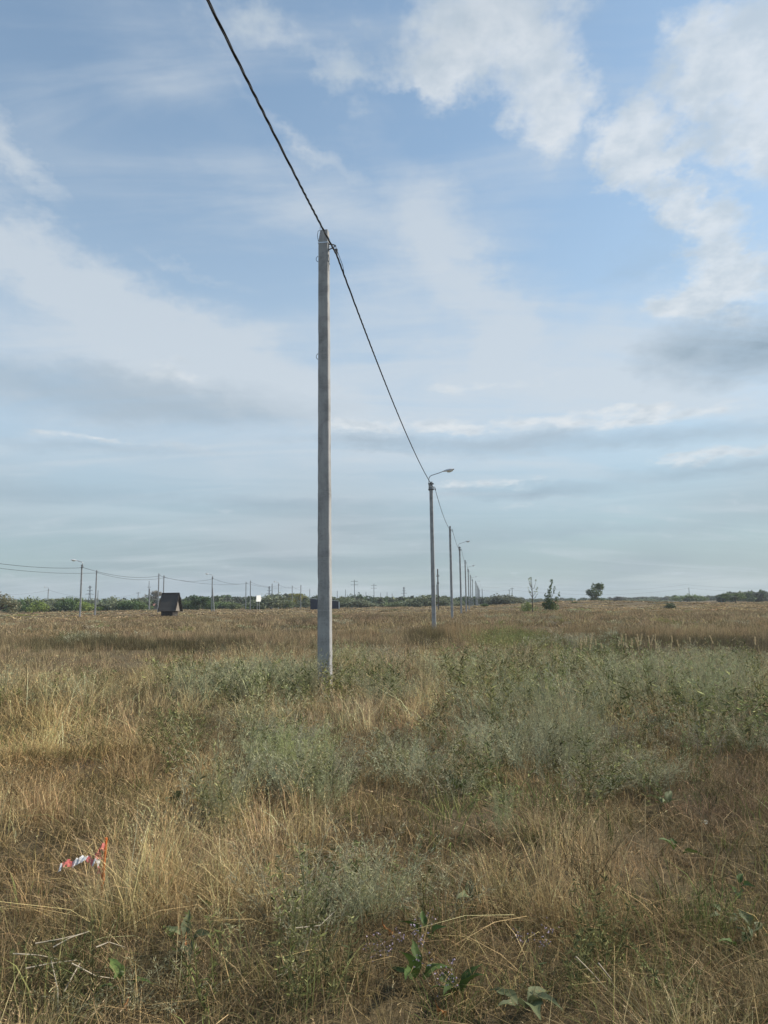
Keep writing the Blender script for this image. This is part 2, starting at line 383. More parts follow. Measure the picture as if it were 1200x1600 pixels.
def sage(seed, stems=11, rad=.14, hmin=.3, hmax=.55, leaves=30, L=.036, w=.0055, spread=.5, fluff=.022, K=5, tri=True):
    g = rng_(seed); b = disc(stems, rad, g); az = np.arctan2(b[:, 1], b[:, 0]) + g.normal(0, .6, stems); h = g.uniform(hmin, hmax, stems)
    v, f, bl, path = ribbons(b, az, h, np.abs(g.normal(spread, .25, stems)), np.full(stems, .05), np.full(stems, .0045), g, K, g.uniform(.05, .4, stems))
    idx = np.repeat(np.arange(stems), leaves); q = g.uniform(.2, 1.0, len(idx)) ** .8; t = q * (K - 1.001); i = t.astype(int); fr = (t - i)[:, None]
    p = path[idx, i] * (1 - fr) + path[idx, i + 1] * fr; ax = path[idx, i + 1] - path[idx, i]; ax /= np.linalg.norm(ax, axis=1, keepdims=True)
    sd = g.normal(0, 1, (len(idx), 3)); d = ax * .75 + sd * .6
    p = p + sd * fluff * (1.25 - q)[:, None]
    return join([(v, f, bl), slips(p, d, g.uniform(.6, 1.3, len(idx)) * L * (1.3 - .5 * q), np.full(len(idx), w), g, np.clip(g.normal(.52, .12, len(idx)), .1, .8), tri)])
def weed(seed, stems=5, leaves=18, L=.06, w=.016, hmin=.25, hmax=.5):
    g = rng_(seed); b = disc(stems, .1, g); h = g.uniform(hmin, hmax, stems)
    v, f, bl, path = ribbons(b, g.uniform(0, 6.28, stems), h, np.abs(g.normal(.3, .15, stems)), np.full(stems, .05), np.full(stems, .005), g, 5, g.uniform(.2, .5, stems))
    idx = np.repeat(np.arange(stems), leaves); t = g.uniform(.1, 1.0, len(idx)) * 3.999; i = t.astype(int); fr = (t - i)[:, None]
    p = path[idx, i] * (1 - fr) + path[idx, i + 1] * fr; d = g.normal(0, 1, (len(idx), 3)); d[:, 2] = np.abs(d[:, 2]) * .6 + .2
    return join([(v, f, bl), slips(p, d, g.uniform(.5, 1.3, len(idx)) * L, g.uniform(.6, 1.2, len(idx)) * w, g, g.random(len(idx)))])
def dead_stalk(seed, n=5):
    g = rng_(seed); b = disc(n, .06, g); h = g.uniform(.3, .65, n)
    v, f, bl, path = ribbons(b, g.uniform(0, 6.28, n), h, np.abs(g.normal(.3, .2, n)), np.full(n, .02), np.full(n, .0045), g, 5, g.uniform(0, .6, n))
    k = 12; idx = np.repeat(np.arange(n), k); t = g.uniform(.35, 1, len(idx)) * 3.999; i = t.astype(int); fr = (t - i)[:, None]
    p = path[idx, i] * (1 - fr) + path[idx, i + 1] * fr; d = g.normal(0, 1, (len(idx), 3)); d[:, 2] = np.abs(d[:, 2]) + .5
    return join([(v, f, bl), slips(p, d, g.uniform(.03, .13, len(idx)), np.full(len(idx), .004), g, g.uniform(0, .7, len(idx)), True)])

PROTO = []; PKIND = []
def P_(x, kind): PROTO.append(x); PKIND.append(kind); return len(PROTO) - 1
def tset(lod):
    """the meadow's plants in the fineness that their distance shows"""
    k0 = lod * 100; d = {}
    if lod < 3:
        K = (4, 3, 3)[lod]; w = (.0027, .0034, .0052)[lod]; nb = (44, 38, 26)[lod]; hd = (7, 5, 3)[lod]
        d['tuft'] = [P_(grass_tuft(k0 + k, nb, .13, .18, .48, w, .5, .25, hd, 1.0, K), 'grass') for k in range(4)] + [P_(grass_tuft(k0 + 10 + k, nb, .10, .28, .62, w, .28, .15, hd * 2, 1.0, K), 'grass') for k in range(3)]
        d['lean'] = [P_(grass_tuft(k0 + 20 + k, nb, .14, .22, .55, w, .95, .5, hd, 1.0, max(K, 3)), 'grass') for k in range(3)]
        d['thatch'] = [P_(thatch(k0 + 30 + k, (44, 34, 22)[lod], .2, w * 1.05, 3), 'grass') for k in range(4)]
        d['green'] = [P_(grass_tuft(k0 + 40 + k, (34, 26, 16)[lod], .12, .08, .28, w * 1.5, .6, .35, 0, 1.0, K), 'weed') for k in range(3)]
        d['sage'] = [P_(sage(k0 + 50 + k, 11, .14, .3, .55, (40, 32, 24)[lod], .034 * (1, 1.1, 1.25)[lod], (.0032, .0042, .0064)[lod]), 'sage') for k in range(5)]
        d['sagel'] = [P_(sage(k0 + 56 + k, 9, .12, .12, .3, (30, 24, 16)[lod], .03, (.0034, .0045, .008)[lod], .7), 'sage') for k in range(2)]
        d['weed'] = [P_(weed(k0 + 60 + k, 5, (30, 24, 18)[lod], (.034, .042, .06)[lod], (.0075, .010, .016)[lod]), 'weed') for k in range(3)]; d['dead'] = [P_(dead_stalk(k0 + 70 + k), 'weed') for k in range(3)]
    else:
        w = (0, 0, 0, .011, .020, .05)[lod]
        d['clump'] = [P_(grass_tuft(k0 + k, 34, .30, .2, .6, w, .35, .1, 0, 2.5, 2), 'grass') for k in range(5)]
        d['sagec'] = [P_(sage(k0 + 10 + k, 12, .26, .22, .55, 12, .07, w * 1.6, .3, .05, 3), 'sage') for k in range(4)]
    return d

# ------------------------------------------------------------------ where what grows
# (column, row of the base in the photograph's 1200 x 1600 frame, radii, strength): ground patches of each plant community
SAGE = [(420, 1088, 120, 26, 1.), (300, 1085, 60, 22, .7), (470, 1225, 85, 45, 1.), (350, 1285, 38, 40, 1.), (790, 1300, 32, 42, .9), (575, 1430, 85, 55, 1.), (480, 1455, 45, 50, .8),
        (900, 1130, 190, 45, .65), (1060, 1110, 190, 60, .85), (1150, 1150, 110, 40, .8), (730, 1085, 80, 24, .5), (600, 1085, 65, 26, .6), (640, 1180, 70, 36, .35), (760, 1190, 90, 40, .5),
        (890, 1190, 90, 40, .7), (420, 1170, 70, 40, .6), (660, 1230, 60, 50, .35), (960, 1230, 110, 30, .4), (820, 1060, 180, 25, .4), (1130, 1040, 120, 18, .3), (870, 1015, 120, 14, .35),
        (640, 1460, 60, 70, .35), (250, 1560, 120, 50, .35), (470, 1580, 120, 50, .5), (560, 1040, 60, 14, .5)]
WEED = [(270, 1190, 60, 34, .8), (130, 1090, 40, 16, .3), (610, 1090, 30, 22, .4), (720, 1240, 50, 26, .8), (900, 1250, 60, 34, .7), (1000, 1240, 50, 34, .6), (60, 1560, 90, 40, .5),
        (530, 1075, 18, 18, .6), (950, 1030, 90, 12, .6), (810, 1012, 60, 12, .6), (1090, 1190, 60, 30, .3), (880, 1540, 80, 50, .45), (1000, 1580, 120, 40, .3)]
GREEN = [(880, 1570, 170, 60, .55), (60, 1570, 120, 50, .5), (560, 1560, 160, 60, .3), (700, 1590, 160, 50, .5), (800, 1010, 70, 14, .8), (1090, 1440, 90, 70, .25), (720, 1270, 80, 40, .35), (880, 1290, 70, 50, .3), (150, 1540, 60, 40, .35)]
PINK = [(1130, 1250, 130, 75, 1.), (960, 1330, 110, 60, .35), (640, 1060, 70, 24, .7), (1000, 1025, 90, 12, .5), (340, 1010, 330, 16, .6), (480, 975, 90, 12, .8), (560, 1130, 60, 30, .4), (570, 965, 60, 8, .6), (860, 1330, 80, 90, .2)]
GOLD = [(80, 1200, 170, 90, .9), (300, 1250, 60, 50, .7), (740, 1000, 70, 20, 1.), (690, 1040, 60, 18, .6), (100, 1370, 130, 80, .45), (400, 1030, 300, 16, .4), (1020, 955, 200, 7, .6), (1080, 946, 180, 5, 1.), (420, 1290, 40, 40, .7), (180, 965, 260, 8, .3), (250, 1440, 90, 60, .3), (850, 1440, 130, 80, .2)]
SHORT = [(1090, 1420, 120, 90, .8), (990, 1310, 70, 60, .6), (600, 1480, 110, 60, .6), (60, 1500, 60, 45, .9), (900, 1490, 60, 26, .7), (270, 1280, 40, 20, .7), (400, 1115, 90, 8, .8), (260, 1350, 60, 20, .4), (1090, 1340, 60, 60, .5), (640, 1300, 90, 60, .4), (1100, 1530, 100, 50, .5), (700, 1480, 60, 40, .5), (130, 1385, 60, 22, .8)]
TALL = [(110, 1440, 130, 45, .6), (740, 1000, 70, 20, .8), (1140, 1270, 130, 70, .9), (60, 1330, 90, 60, .4), (860, 1420, 120, 50, .3), (250, 1420, 90, 50, .5)]
DARKV = [(960, 1008, 110, 9, 1.), (1130, 1012, 110, 13, .9), (670, 1005, 36, 16, .8), (560, 1015, 60, 8, .7), (200, 1010, 200, 8, .85), (480, 985, 50, 6, .8), (860, 1015, 50, 8, .6), (360, 1016, 180, 7, .85), (1000, 985, 40, 4, .4)]
def patch(L, u, v):
    w = np.zeros_like(u)
    for a, b, ru, rv, s in L: w = np.maximum(w, s * np.clip(1.35 - ((u - a) / ru) ** 2 - ((v - b) / rv) ** 2, 0, 1))
    return w

def ring_points(g, r1, r2, dens, half=33.0, side=2.0):
    n = int(dens * R(half) * (r2 * r2 - r1 * r1) * 1.0 + 1)
    r = np.sqrt(g.uniform(r1 * r1, r2 * r2, n)); a = g.uniform(-R(half), R(half), n) * (1 + side / np.maximum(r, 3.0) * .6)
    return np.stack([r * np.sin(a), r * np.cos(a)], -1)

STRAW = np.array([.375, .272, .142]); STRAW2 = np.array([.40, .31, .18]); GOLDC = np.array([.455, .315, .15]); PINKC = np.array([.36, .26, .172])
SAGEC = np.array([.42, .40, .265]); SAGEG = np.array([.39, .385, .20]); WEEDC = np.array([.19, .195, .085]); GREENC = np.array([.165, .185, .07]); DARKC = np.array([.085, .085, .045]); BROWNC = np.array([.16, .115, .065])

def grow(seed):
    g = rng_(seed); pos = []; idx = []; scl = []; col = []
    def put(xy, types, c, s, hs=None):
        n = len(xy)
        if n == 0: return
        idx.append(g.choice(types, n)); pos.append(np.column_stack([xy, ground_z(xy[:, 0], xy[:, 1]) - .01]))
        s = s * g.uniform(.75, 1.3, n); hs = (hs if hs is not None else 1.0) * s
        scl.append(np.column_stack([s, s, hs])); col.append(np.clip(c * np.clip(g.normal(1, .22, (n, 1)), .5, 1.6) * np.clip(g.normal(1, .04, (n, 3)), .85, 1.15), .01, .9))
    for r1, r2, dens, lod in ((1.6, 4.5, 135, 0), (4.5, 9.5, 68, 1), (9.5, 20, 29, 2), (20, 45, 8.5, 3), (45, 110, 1.6, 4), (110, 430, .11, 5)):
        D = tset(lod)
        xy = ring_points(g, r1, r2, dens, 33 if r1 > 8 else 36)
        x, y = xy[:, 0], xy[:, 1]; u, v = proj(np.column_stack([x, y, ground_z(x, y)]))
        n = len(x); a = vnoise(x, y, 1.1, 0, 3); b = vnoise(x, y, 4.5, 2, 3); c = vnoise(x, y, 14, 4, 3)
        ju, jv = u + (a - .5) * 60, v + (b - .5) * 16
        ws, ww, wg = patch(SAGE, ju, jv), patch(WEED, ju, jv) * .65, patch(GREEN, ju, jv)
        wp, wo, wsh, wt, wd = patch(PINK, ju, jv), patch(GOLD, ju, jv), patch(SHORT, ju, jv), patch(TALL, ju, jv), patch(DARKV, ju, jv)
        ws = np.maximum(ws, np.clip((b - .64) * 2.4, 0, .4) * (r1 > 4)); pass
        q = g.random(n); sa_ = np.clip((a - .36) / .28, 0, 1); sa_ = sa_ * sa_ * (3 - 2 * sa_)
        base = STRAW[None] * (1 - c[:, None]) + STRAW2[None] * c[:, None]
        base = base * (1 - .8 * wp[:, None]) + PINKC[None] * .8 * wp[:, None]; base = base * (1 - .8 * wo[:, None]) + GOLDC[None] * .8 * wo[:, None]
        ol = (g.random(n) < .22)[:, None]; base = np.where(ol, base * .3 + np.array([.15, .14, .065]) * .7, base); base = base * ((.62 + .60 * sa_[:, None] + .3 * g.random((n, 1))) if lod < 3 else (.80 + .22 * sa_[:, None] + .14 * g.random((n, 1))))
        if lod >= 3: base = base * .45 + np.array([.385, .295, .185]) * (.7 + .6 * vnoise(x, y, 9.0, 7, 3))[:, None] * .55; base = base * (1 - .8 * wd[:, None]) + DARKC[None] * .8 * wd[:, None]
        hh = (.30 + .75 * b) * (.50 + .75 * sa_) * (1 - .55 * wsh) * (1 + .55 * wt) * (.90 if lod < 2 else 1.0)
        near = lod < 3
        is_s = q < ws * (.42 if near else .55) * (.35 + 1.25 * vnoise(x, y, 2.2, 6, 2)); is_w = ~is_s & (q < ws * .62 + ww * .4); is_g = ~is_s & ~is_w & (g.random(n) < wg * .55 + (.04 if near else 0))
        rest = ~(is_s | is_w | is_g)
        if near:
            sp = (.95, 1.05, 1.25)[lod]
            sg = SAGEC[None] * (1 - a[:, None] * .6) + SAGEG[None] * a[:, None] * .6
            lowp = is_s & (g.random(n) < .25)
            put(xy[is_s & ~lowp], D['sage'], sg[is_s & ~lowp], 1.0 * sp, ((.65 + .6 * ws) * (.35 + 1.2 * a))[is_s & ~lowp]); put(xy[lowp], D['sagel'], sg[lowp], 1.1 * sp)
            put(xy[is_w], D['weed'], np.tile(WEEDC, (is_w.sum(), 1)) * (1 - .5 * wd[is_w, None]), 1.0 * sp, .6 + .7 * a[is_w]); put(xy[is_g], D['green'], np.tile(GREENC, (is_g.sum(), 1)), 1.0 * sp)
            k = g.random(n)
            th = rest & (k < .30 + .35 * wsh + .45 * (1 - sa_)); ln = rest & ~th & (k < .66 + .3 * wsh); de = rest & ~th & ~ln & (k > .96); tu = rest & ~th & ~ln & ~de
            put(xy[th], D['thatch'], base[th] * .90 * np.array([1, .97, .92]), 1.15 * sp); put(xy[ln], D['lean'], base[ln], .95 * sp, hh[ln] / sp ** .5); put(xy[tu], D['tuft'], base[tu], .95 * sp, hh[tu] / sp ** .5)
            put(xy[de], D['dead'], np.tile(BROWNC, (de.sum(), 1)), 1.0, hh[de])
        else:
            s = {3: 1.0, 4: 2.1, 5: 6.0}[lod]; hz = {3: 1.0, 4: .44, 5: .10}[lod]
            fade = .92
            put(xy[is_s], D['sagec'], np.tile(SAGEC * 1.0, (is_s.sum(), 1)), s, hz * (.7 + .5 * ws[is_s])); gw = is_w | is_g
            put(xy[gw], D['sagec'], np.tile(WEEDC * 1.3, (gw.sum(), 1)) * (1 - .4 * wd[gw, None]), s, hz)
            put(xy[rest], D['clump'], base[rest] * fade, s, hz * hh[rest])
    return np.concatenate(pos), np.concatenate(idx), np.concatenate(scl), np.concatenate(col), g

def tri_mesh(name, V, T, C, mat):
    me = bpy.data.meshes.new(name); nv, nt = len(V), len(T)
    me.vertices.add(nv); me.vertices.foreach_set('co', V.astype(np.float32).ravel())
    me.loops.add(nt * 3); me.loops.foreach_set('vertex_index', T.astype(np.int32).ravel())
    me.polygons.add(nt); me.polygons.foreach_set('loop_start', np.arange(nt, dtype=np.int32) * 3)
    a = me.attributes.new('col', 'FLOAT_COLOR', 'POINT'); a.data.foreach_set('color', np.column_stack([C, np.ones(nv)]).astype(np.float32).ravel())
    me.materials.append(mat); me.update(calc_edges=False)
    o = bpy.data.objects.new(name, me); COL.objects.link(o); return o
def realise(name, pos, idx, scl, col, rot):
    """one object of uncountable ground cover: every plant's blades as real triangles"""
    VV = []; TT = []; CC = []; o = 0
    for k in np.unique(idx):
        V, T, B = PROTO[k]; s = idx == k; n = int(s.sum()); nv = len(V)
        P3 = V[None] * scl[s][:, None, :]
        ca, sa = np.cos(rot[s, 2])[:, None], np.sin(rot[s, 2])[:, None]
        x = P3[..., 0] * ca - P3[..., 1] * sa; y = P3[..., 0] * sa + P3[..., 1] * ca; z = P3[..., 2]
        x = x + z * rot[s, 0][:, None]; y = y + z * rot[s, 1][:, None]
        VV.append((np.stack([x, y, z], -1) + pos[s][:, None, :]).reshape(-1, 3))
        TT.append((T[None] + (o + np.arange(n) * nv)[:, None, None]).reshape(-1, 3)); o += n * nv
        B = B + .55 * np.clip(B - .82, 0, 1) / .18; tint = np.stack([.36 + 1.12 * B, .39 + 1.08 * B, .42 + 1.02 * B], -1)
        CC.append((col[s][:, None, :] * tint[None]).reshape(-1, 3))
    T = np.concatenate(TT); print(name, len(T), 'triangles')
    ob = tri_mesh(name, np.concatenate(VV), T, np.clip(np.concatenate(CC), 0, .9), M_veg); ob['kind'] = 'stuff'; return ob

g_pos, g_idx, g_scl, g_col, gg = grow(3)
g_rot = np.column_stack([gg.normal(0, .12, len(g_idx)), gg.normal(0, .12, len(g_idx)), gg.uniform(0, 6.283, len(g_idx))])
_pk = np.array([{'grass': 0, 'sage': 1, 'weed': 2}[k] for k in PKIND])[g_idx]
for i, (nm, lab, cat) in enumerate((('dry_grass', 'dry straw coloured meadow grass covering the field', 'grass'),
                            ('sage_ground_cover', 'grey green wormwood growing between the dry grass', 'wormwood'),
                            ('green_weeds', 'scattered green weeds and brown stalks among the grass', 'weeds'))):
    k = _pk == i
    tag(realise(nm, g_pos[k], g_idx[k], g_scl[k], g_col[k], g_rot[k]), lab, cat)

# ------------------------------------------------------------------ concrete poles, lamps and cables
LINE_RZ = -math.atan(.1396)
def arc(c, r, a0, a1, n, plane='xz'):
    out = []
    for k in range(n + 1):
        a = R(a0 + (a1 - a0) * k / n); p = (c[0] + r * math.cos(a), c[1], c[2] + r * math.sin(a)) if plane == 'xz' else (c[0], c[1] + r * math.cos(a), c[2] + r * math.sin(a))
        out.append(p)
    return out
def add_lamp(root, H, side, scale=1.0):
    s = side; k = scale; big = 1.45 if side < 0 else 1.0
    pts = [(-s * .13, 0, H - .55), (-s * .13, 0, H + .12)] + [(-s * .13 + s * .22 * (1 - math.cos(R(a))), 0, H + .12 + .30 * math.sin(R(a))) for a in (25, 50, 72)] + [(s * .55 * k, 0, H + .56), (s * .78 * k, 0, H + .64)]
    MB().tube(pts, .026 * big ** 2, 8).build('lamp_arm', M_galv, root, True)
    for z in (H - .48, H - .12): MB().box((0, 0, z), (.34, .27, .04)).build('arm_clamp', M_dsteel, root)
    # cobra-head luminaire: a lofted housing and a glass bowl below
    prof = [(0, .05, .05), (.10, .08, .07), (.25, .13, .10), (.45, .155, .115), (.62, .13, .09), (.72, .05, .04)]; V = []; Fc = []; n = 10
    for i, (x, w, h) in enumerate(prof):
        for j in range(n):
            a = 2 * math.pi * j / n; V.append((x, w * math.cos(a), h * max(math.sin(a), -.25) + x * .16))
    for i in range(len(prof) - 1): Fc += [(i * n + j, i * n + (j + 1) % n, (i + 1) * n + (j + 1) % n, (i + 1) * n + j) for j in range(n)]
    Fc += [tuple(range(n)), tuple(reversed(range((len(prof) - 1) * n, len(prof) * n)))]
    lum = mesh_obj('luminaire', V, Fc, M_lampw, root, smooth=True); lum.location = (s * .74 * k, 0, H + .625); lum.scale = (big, big, big)
    if s < 0: lum.rotation_euler = (0, 0, math.pi)
    V = []; Fc = []; prof = [(.24, .10, .02), (.30, .125, .09), (.45, .13, .12), (.60, .10, .08), (.66, .05, .02)]
    for x, w, h in prof:
        for j in range(7):
            a = math.pi + math.pi * j / 6; V.append((x, w * math.cos(a), h * math.sin(a) + x * .16 - .024))
    for i in range(len(prof) - 1): Fc += [(i * 7 + j, i * 7 + j + 1, (i + 1) * 7 + j + 1, (i + 1) * 7 + j) for j in range(6)]
    mesh_obj('bowl', V, Fc, M_glass, lum, smooth=True)
def make_pole(base, H, label, lamp=0, near=False, rz=LINE_RZ, group=None, w=(.255, .20), name='utility_pole', hook=1, mat=None):
    root = empty(name, base, rz, label, 'pole', group); mat = mat or M_conc
    b = MB(); w0, w1 = w; d0, d1 = w0 * .88, w1 * .9; zt = H - .24
    nseg = 56 if near else 1; gj = rng_(int(H * 1000)); jw = gj.normal(0, .0022, nseg + 1) * (nseg > 1); jx = gj.normal(0, .0014, nseg + 1) * (nseg > 1); jw[-1] = jx[-1] = 0
    for i in range(nseg):
        z0, z1 = -.4 + (zt + .4) * i / nseg, -.4 + (zt + .4) * (i + 1) / nseg; f0, f1 = i / nseg, (i + 1) / nseg
        b.frustum(z0, z1, w0 + (w1 - w0) * f0 + jw[i], d0 + (d1 - d0) * f0, w0 + (w1 - w0) * f1 + jw[i + 1], d0 + (d1 - d0) * f1, (jx[i], 0), (jx[i + 1], 0), bev=.013)
    b.frustum(zt, H, w1, d1, w1 * .80, d1 * .94, (0, 0), (w1 * .095, 0), bev=.013)
    b.build('shaft', mat, root)
    if hook:
        s = hook; e = w1 / 2
        MB().box((0, 0, H - .285), (w1 + .012, d1 + .012, .022)).build('strap', M_strap, root)
        h = MB(); h.tube([(s * (e - .01), -.03, H - .30), (s * (e + .10), -.03, H - .32), (s * (e + .155), -.03, H - .345)], .012, 6); h.tube([(s * (e - .01), -.03, H - .43), (s * (e + .10), -.03, H - .39), (s * (e + .155), -.03, H - .345)], .012, 6)
        h.box((s * (e + .006), -.03, H - .365), (.012, .05, .18))
        h.build('bracket', M_dsteel, root)
        cl = MB(); cl.tube([(s * (e + .155), -.03, H - .34), (s * (e + .165), -.035, H - .39), (s * (e + .17), -.04, H - .43)], .009, 6)
        cl.frustum(H - .55, H - .43, .03, .045, .055, .06, (s * (e + .175), -.03), (s * (e + .17), -.03)); cl.build('suspension_clamp', M_dsteel, root)
    if lamp: add_lamp(root, H, lamp)
    return root
def pole_at(u, vtop, d, label, **kw):
    p = on_ground(u, d); H = at(u, vtop, d)[2] - p[2]
    return make_pole(tuple(p), float(H), label, **kw), float(H)

# the row that runs away to the right: (column at the horizon, row of the top, metres ahead, lamp)
ROW = [(507.5, 362, 14.0, 0, 'tall bare concrete pole standing nearest in the sage bushes'),
       (677.5, 753, 43.5, 1, 'concrete pole with street lamp, second in the row after the nearest pole'),
       (706, 822, 70, 0, 'lampless concrete pole third in the row, right of the big lamp pole'),
       (720.5, 854, 98, 1, 'concrete street lamp pole fourth in the receding row'),
       (728.5, 875, 127, 0, 'lampless concrete pole fifth in the receding row'),
       (733, 889, 156, 1, 'small concrete street lamp pole sixth in the receding row'),
       (736, 898, 184, 0, 'thin lampless pole seventh in the receding row'),
       (739, 905, 213, 1, 'tiny street lamp pole eighth in the receding row')]
for k in range(9, 16):
    d = 213 + 29 * (k - 8); X = -3.13 + .1396 * d; u = proj(np.array([[X, d, 0.0]]))[0][0]
    ROW.append((u, 941 - 7.1 * 1110 / d * 1.03, d, k % 2 == 0, None))
ORD = ['ninth', 'tenth', 'eleventh', 'twelfth', 'thirteenth', 'fourteenth', 'fifteenth']
HANG = []
def hang_point(root, H, s=1, w=.20):
    return np.array(root.matrix_basis @ Vector((s * (w / 2 + .175), -.03, H - .545)))
for i, (u, vt, d, lamp, lab) in enumerate(ROW):
    if lab is None: lab = ('tiny far street lamp pole, ' if lamp else 'tiny far lampless pole, ') + ORD[i - 8] + ' in the receding row'
    r, H = pole_at(u, vt, d, lab, lamp=1 if lamp else 0, near=i < 3, group='concrete poles in the receding row')
    HANG.append(hang_point(r, H))
    if i == 0:
        main_pole, mainH = r, H
        for z in (H - .62, H - 2.72):
            MB().tube([(-.105 + .05 * math.cos(R(a)) * -1 - .0, -.05, z + .06 * math.sin(R(a))) for a in range(-80, 81, 20)], .006, 5).build('wire_loop', M_dsteel, r)
        MB().tube([(-.11, -.04, H - .22), (-.13, -.04, H - .1), (-.115, -.04, H + .0), (-.075, -.04, H + .02), (-.07, -.04, H + .09)], .006, 5).build('earth_wire', M_dsteel, r)
        MB().tube([(.11, -.06, H - .55), (.125, -.06, H - .65), (.11, -.06, H - .8), (.12, -.06, H - .9)], .005, 5).build('wire_tail', M_dsteel, r)

def span(a, b, sag, n):
    t = np.linspace(0, 1, n)[:, None]; p = a + (b - a) * t; p[:, 2] -= (4 * sag * t * (1 - t))[:, 0]; return p
def cable(name, hangs, sags, label, strands, rad, fine=None, group=None):
    root = empty(name, tuple(hangs[0]), 0, label, 'cable', group); o0 = np.array(hangs[0])
    pts = [] ; 
    for i in range(len(hangs) - 1):
        q = span(hangs[i], hangs[i + 1], sags[i], fine[i] if fine else 14); pts.append(q if i == 0 else q[1:])
    pts = np.concatenate(pts); seg = np.concatenate([[0], np.cumsum(np.linalg.norm(np.diff(pts, axis=0), axis=1))])
    for k in range(strands):
        if strands == 1: q = pts
        else:
            t = np.gradient(pts, axis=0); t /= np.linalg.norm(t, axis=1, keepdims=True); s = np.cross(t, [0, 0, 1]); s /= np.linalg.norm(s, axis=1, keepdims=True); uu = np.cross(s, t)
            ph = (seg / .95 + .35 * np.sin(seg * .9) + .2 * np.sin(seg * 2.3 + 1)) * 2 * math.pi + k * 2 * math.pi / strands
            q = pts + rad * 1.12 * (s * np.cos(ph)[:, None] + uu * np.sin(ph)[:, None])
        MB().tube(list(q - o0), rad, 5, False).build('strand', M_cable, root, True)
    return root
back = on_ground(0, 14.0); dirL = np.array([.1396, 1.0, 0])
prev = HANG[0] - dirL * 29.0 + np.array([0, 0, .05])
cable('power_cable', [prev] + HANG, [.78, .55] + [.6] * (len(HANG) - 2), 'thick black twisted cable strung along the receding row of poles', 3, .0100, [420, 360, 60] + [16] * (len(HANG) - 2))
tie = MB(); cab = bpy.data.objects['power_cable']; o0 = np.array(cab.location); h0 = HANG[0]; h1 = h0 + (HANG[1] - h0) * .028; tie.tube([h0 + [0.02, 0, .06], h0 * .5 + h1 * .5 + [.045, 0, -.03], h1 + [0, 0, -.055]], .006, 5); tie.V = [tuple(np.array(v) - o0) for v in tie.V]; tie.build('tie', M_cable, cab)

# the two rows at the left
LROW = [(-150, 846, 82, 0, None), (125.5, 882, 120, -1, 'tall street lamp pole nearest on the left, lamp pointing left'), (247, 896, 162, 0, 'lampless concrete pole just left of the dark hut ridge'),
        (331, 901, 180, -1, 'street lamp pole with a slanting brace right of the hut'), (391, 907, 214, 0, 'right one of the two poles left of the white sign'), (435, 912, 256, -1, 'street lamp pole right of the white sign'), (470, 914, 272, 0, 'lampless pole left of the dark blue shed')]
LROW2 = [(-120, 862, 100, 0, None), (149, 891, 143, 0, 'lampless concrete pole right of the leftmost tall lamp pole'), (255, 899, 172, 0, 'lampless pole rising behind the dark hut roof'), (384, 909, 226, 0, 'left one of the two poles left of the white sign'),
         (456.5, 915, 282, 0, 'lampless pole midway between the sign lamp pole and the shed'), (484, 920, 345, 0, 'thin pole at the left corner of the dark blue shed')]
for row, lab, nm in ((LROW, 'black cable sagging between the street lamp poles at left', 1), (LROW2, 'lower black cable sagging between the lampless poles at left', 2)):
    hp = []
    for u, vt, d, lamp, l in row:
        if l is None: hp.append(at(u, vt + 6, d)); continue
        r, H = pole_at(u, vt, d, l, lamp=lamp, rz=.25, group='concrete poles at the left', w=(.30, .22)); hp.append(hang_point(r, H, 1, .22))
        if 'brace' in l:
            MB().tube([(.10, -.05, H - 2.6), (.62, -.25, -.3)], [.085, .115], 6).build('brace', M_conc, r)
    cable('power_cable', hp, [.9] * (len(hp) - 1), lab, 1, .03)
r, H = pole_at(74.5, 920, 280, 'short distant street lamp pole at far left', lamp=-1, rz=.25, w=(.34, .26)); hA = hang_point(r, H)
cable('power_cable', [at(-60, 921, 300), hA, at(215, 927, 360)], [2.0, 3.0], 'faint distant cable crossing behind the far left lamp pole', 1, .028)

def cross_pole(u, vt, d, arms, label, group=None, mat=None, w=(.34, .24)):
    p = on_ground(u, d); H = float(at(u, vt, d)[2] - p[2]); root = empty('crossarm_pole', tuple(p), .1, label, 'pole', group)
    MB().frustum(-.4, H, w[0], w[0], w[1], w[1]).build('shaft', mat or M_conc, root)
    for dz, L in arms:
        a = MB().box((0, 0, H - dz), (L, .12, .12)).build('crossarm', M_dsteel, root)
        for s in (-.46, 0 if len(arms) == 1 else .2, .46):
            MB().frustum(H - dz + .06, H - dz + .34, .12, .12, .09, .09, (L * s, 0), (L * s, 0)).build('insulator', M_lampw, a)
    return root
cross_pole(554, 906, 315, [(.7, 3.0), (2.2, 3.2)], 'tall pole with two crossarms, left one right of the big pole', 'crossarm poles in the distance')
cross_pole(584.5, 912, 380, [(1.0, 3.0), (2.4, 3.2)], 'pale pole with two crossarms beside the dark green trees', 'crossarm poles in the distance')
cross_pole(215.5, 925, 360, [(.5, 2.2)], 'distant pole with one crossarm left of the hut', 'crossarm poles in the distance')
cross_pole(685, 889, 158, [(1.6, .7), (3.2, .5)], 'dark pole with insulators showing behind the second lamp pole', 'crossarm poles in the distance', M_wood, (.28, .22))
cross_pole(801, 918, 420, [(.6, 2.4)], 'right one of the two far crossarm poles above the grey bushes', 'crossarm poles in the distance')
cross_pole(796.5, 921, 430, [(.5, 2.0)], 'left one of the two far crossarm poles above the grey bushes', 'crossarm poles in the distance')
cross_pole(232, 908, 330, [(2.8, 1.8)], 'thin dark pole with crossarm above the white stub pole', 'crossarm poles in the distance', M_wood, (.24, .18))
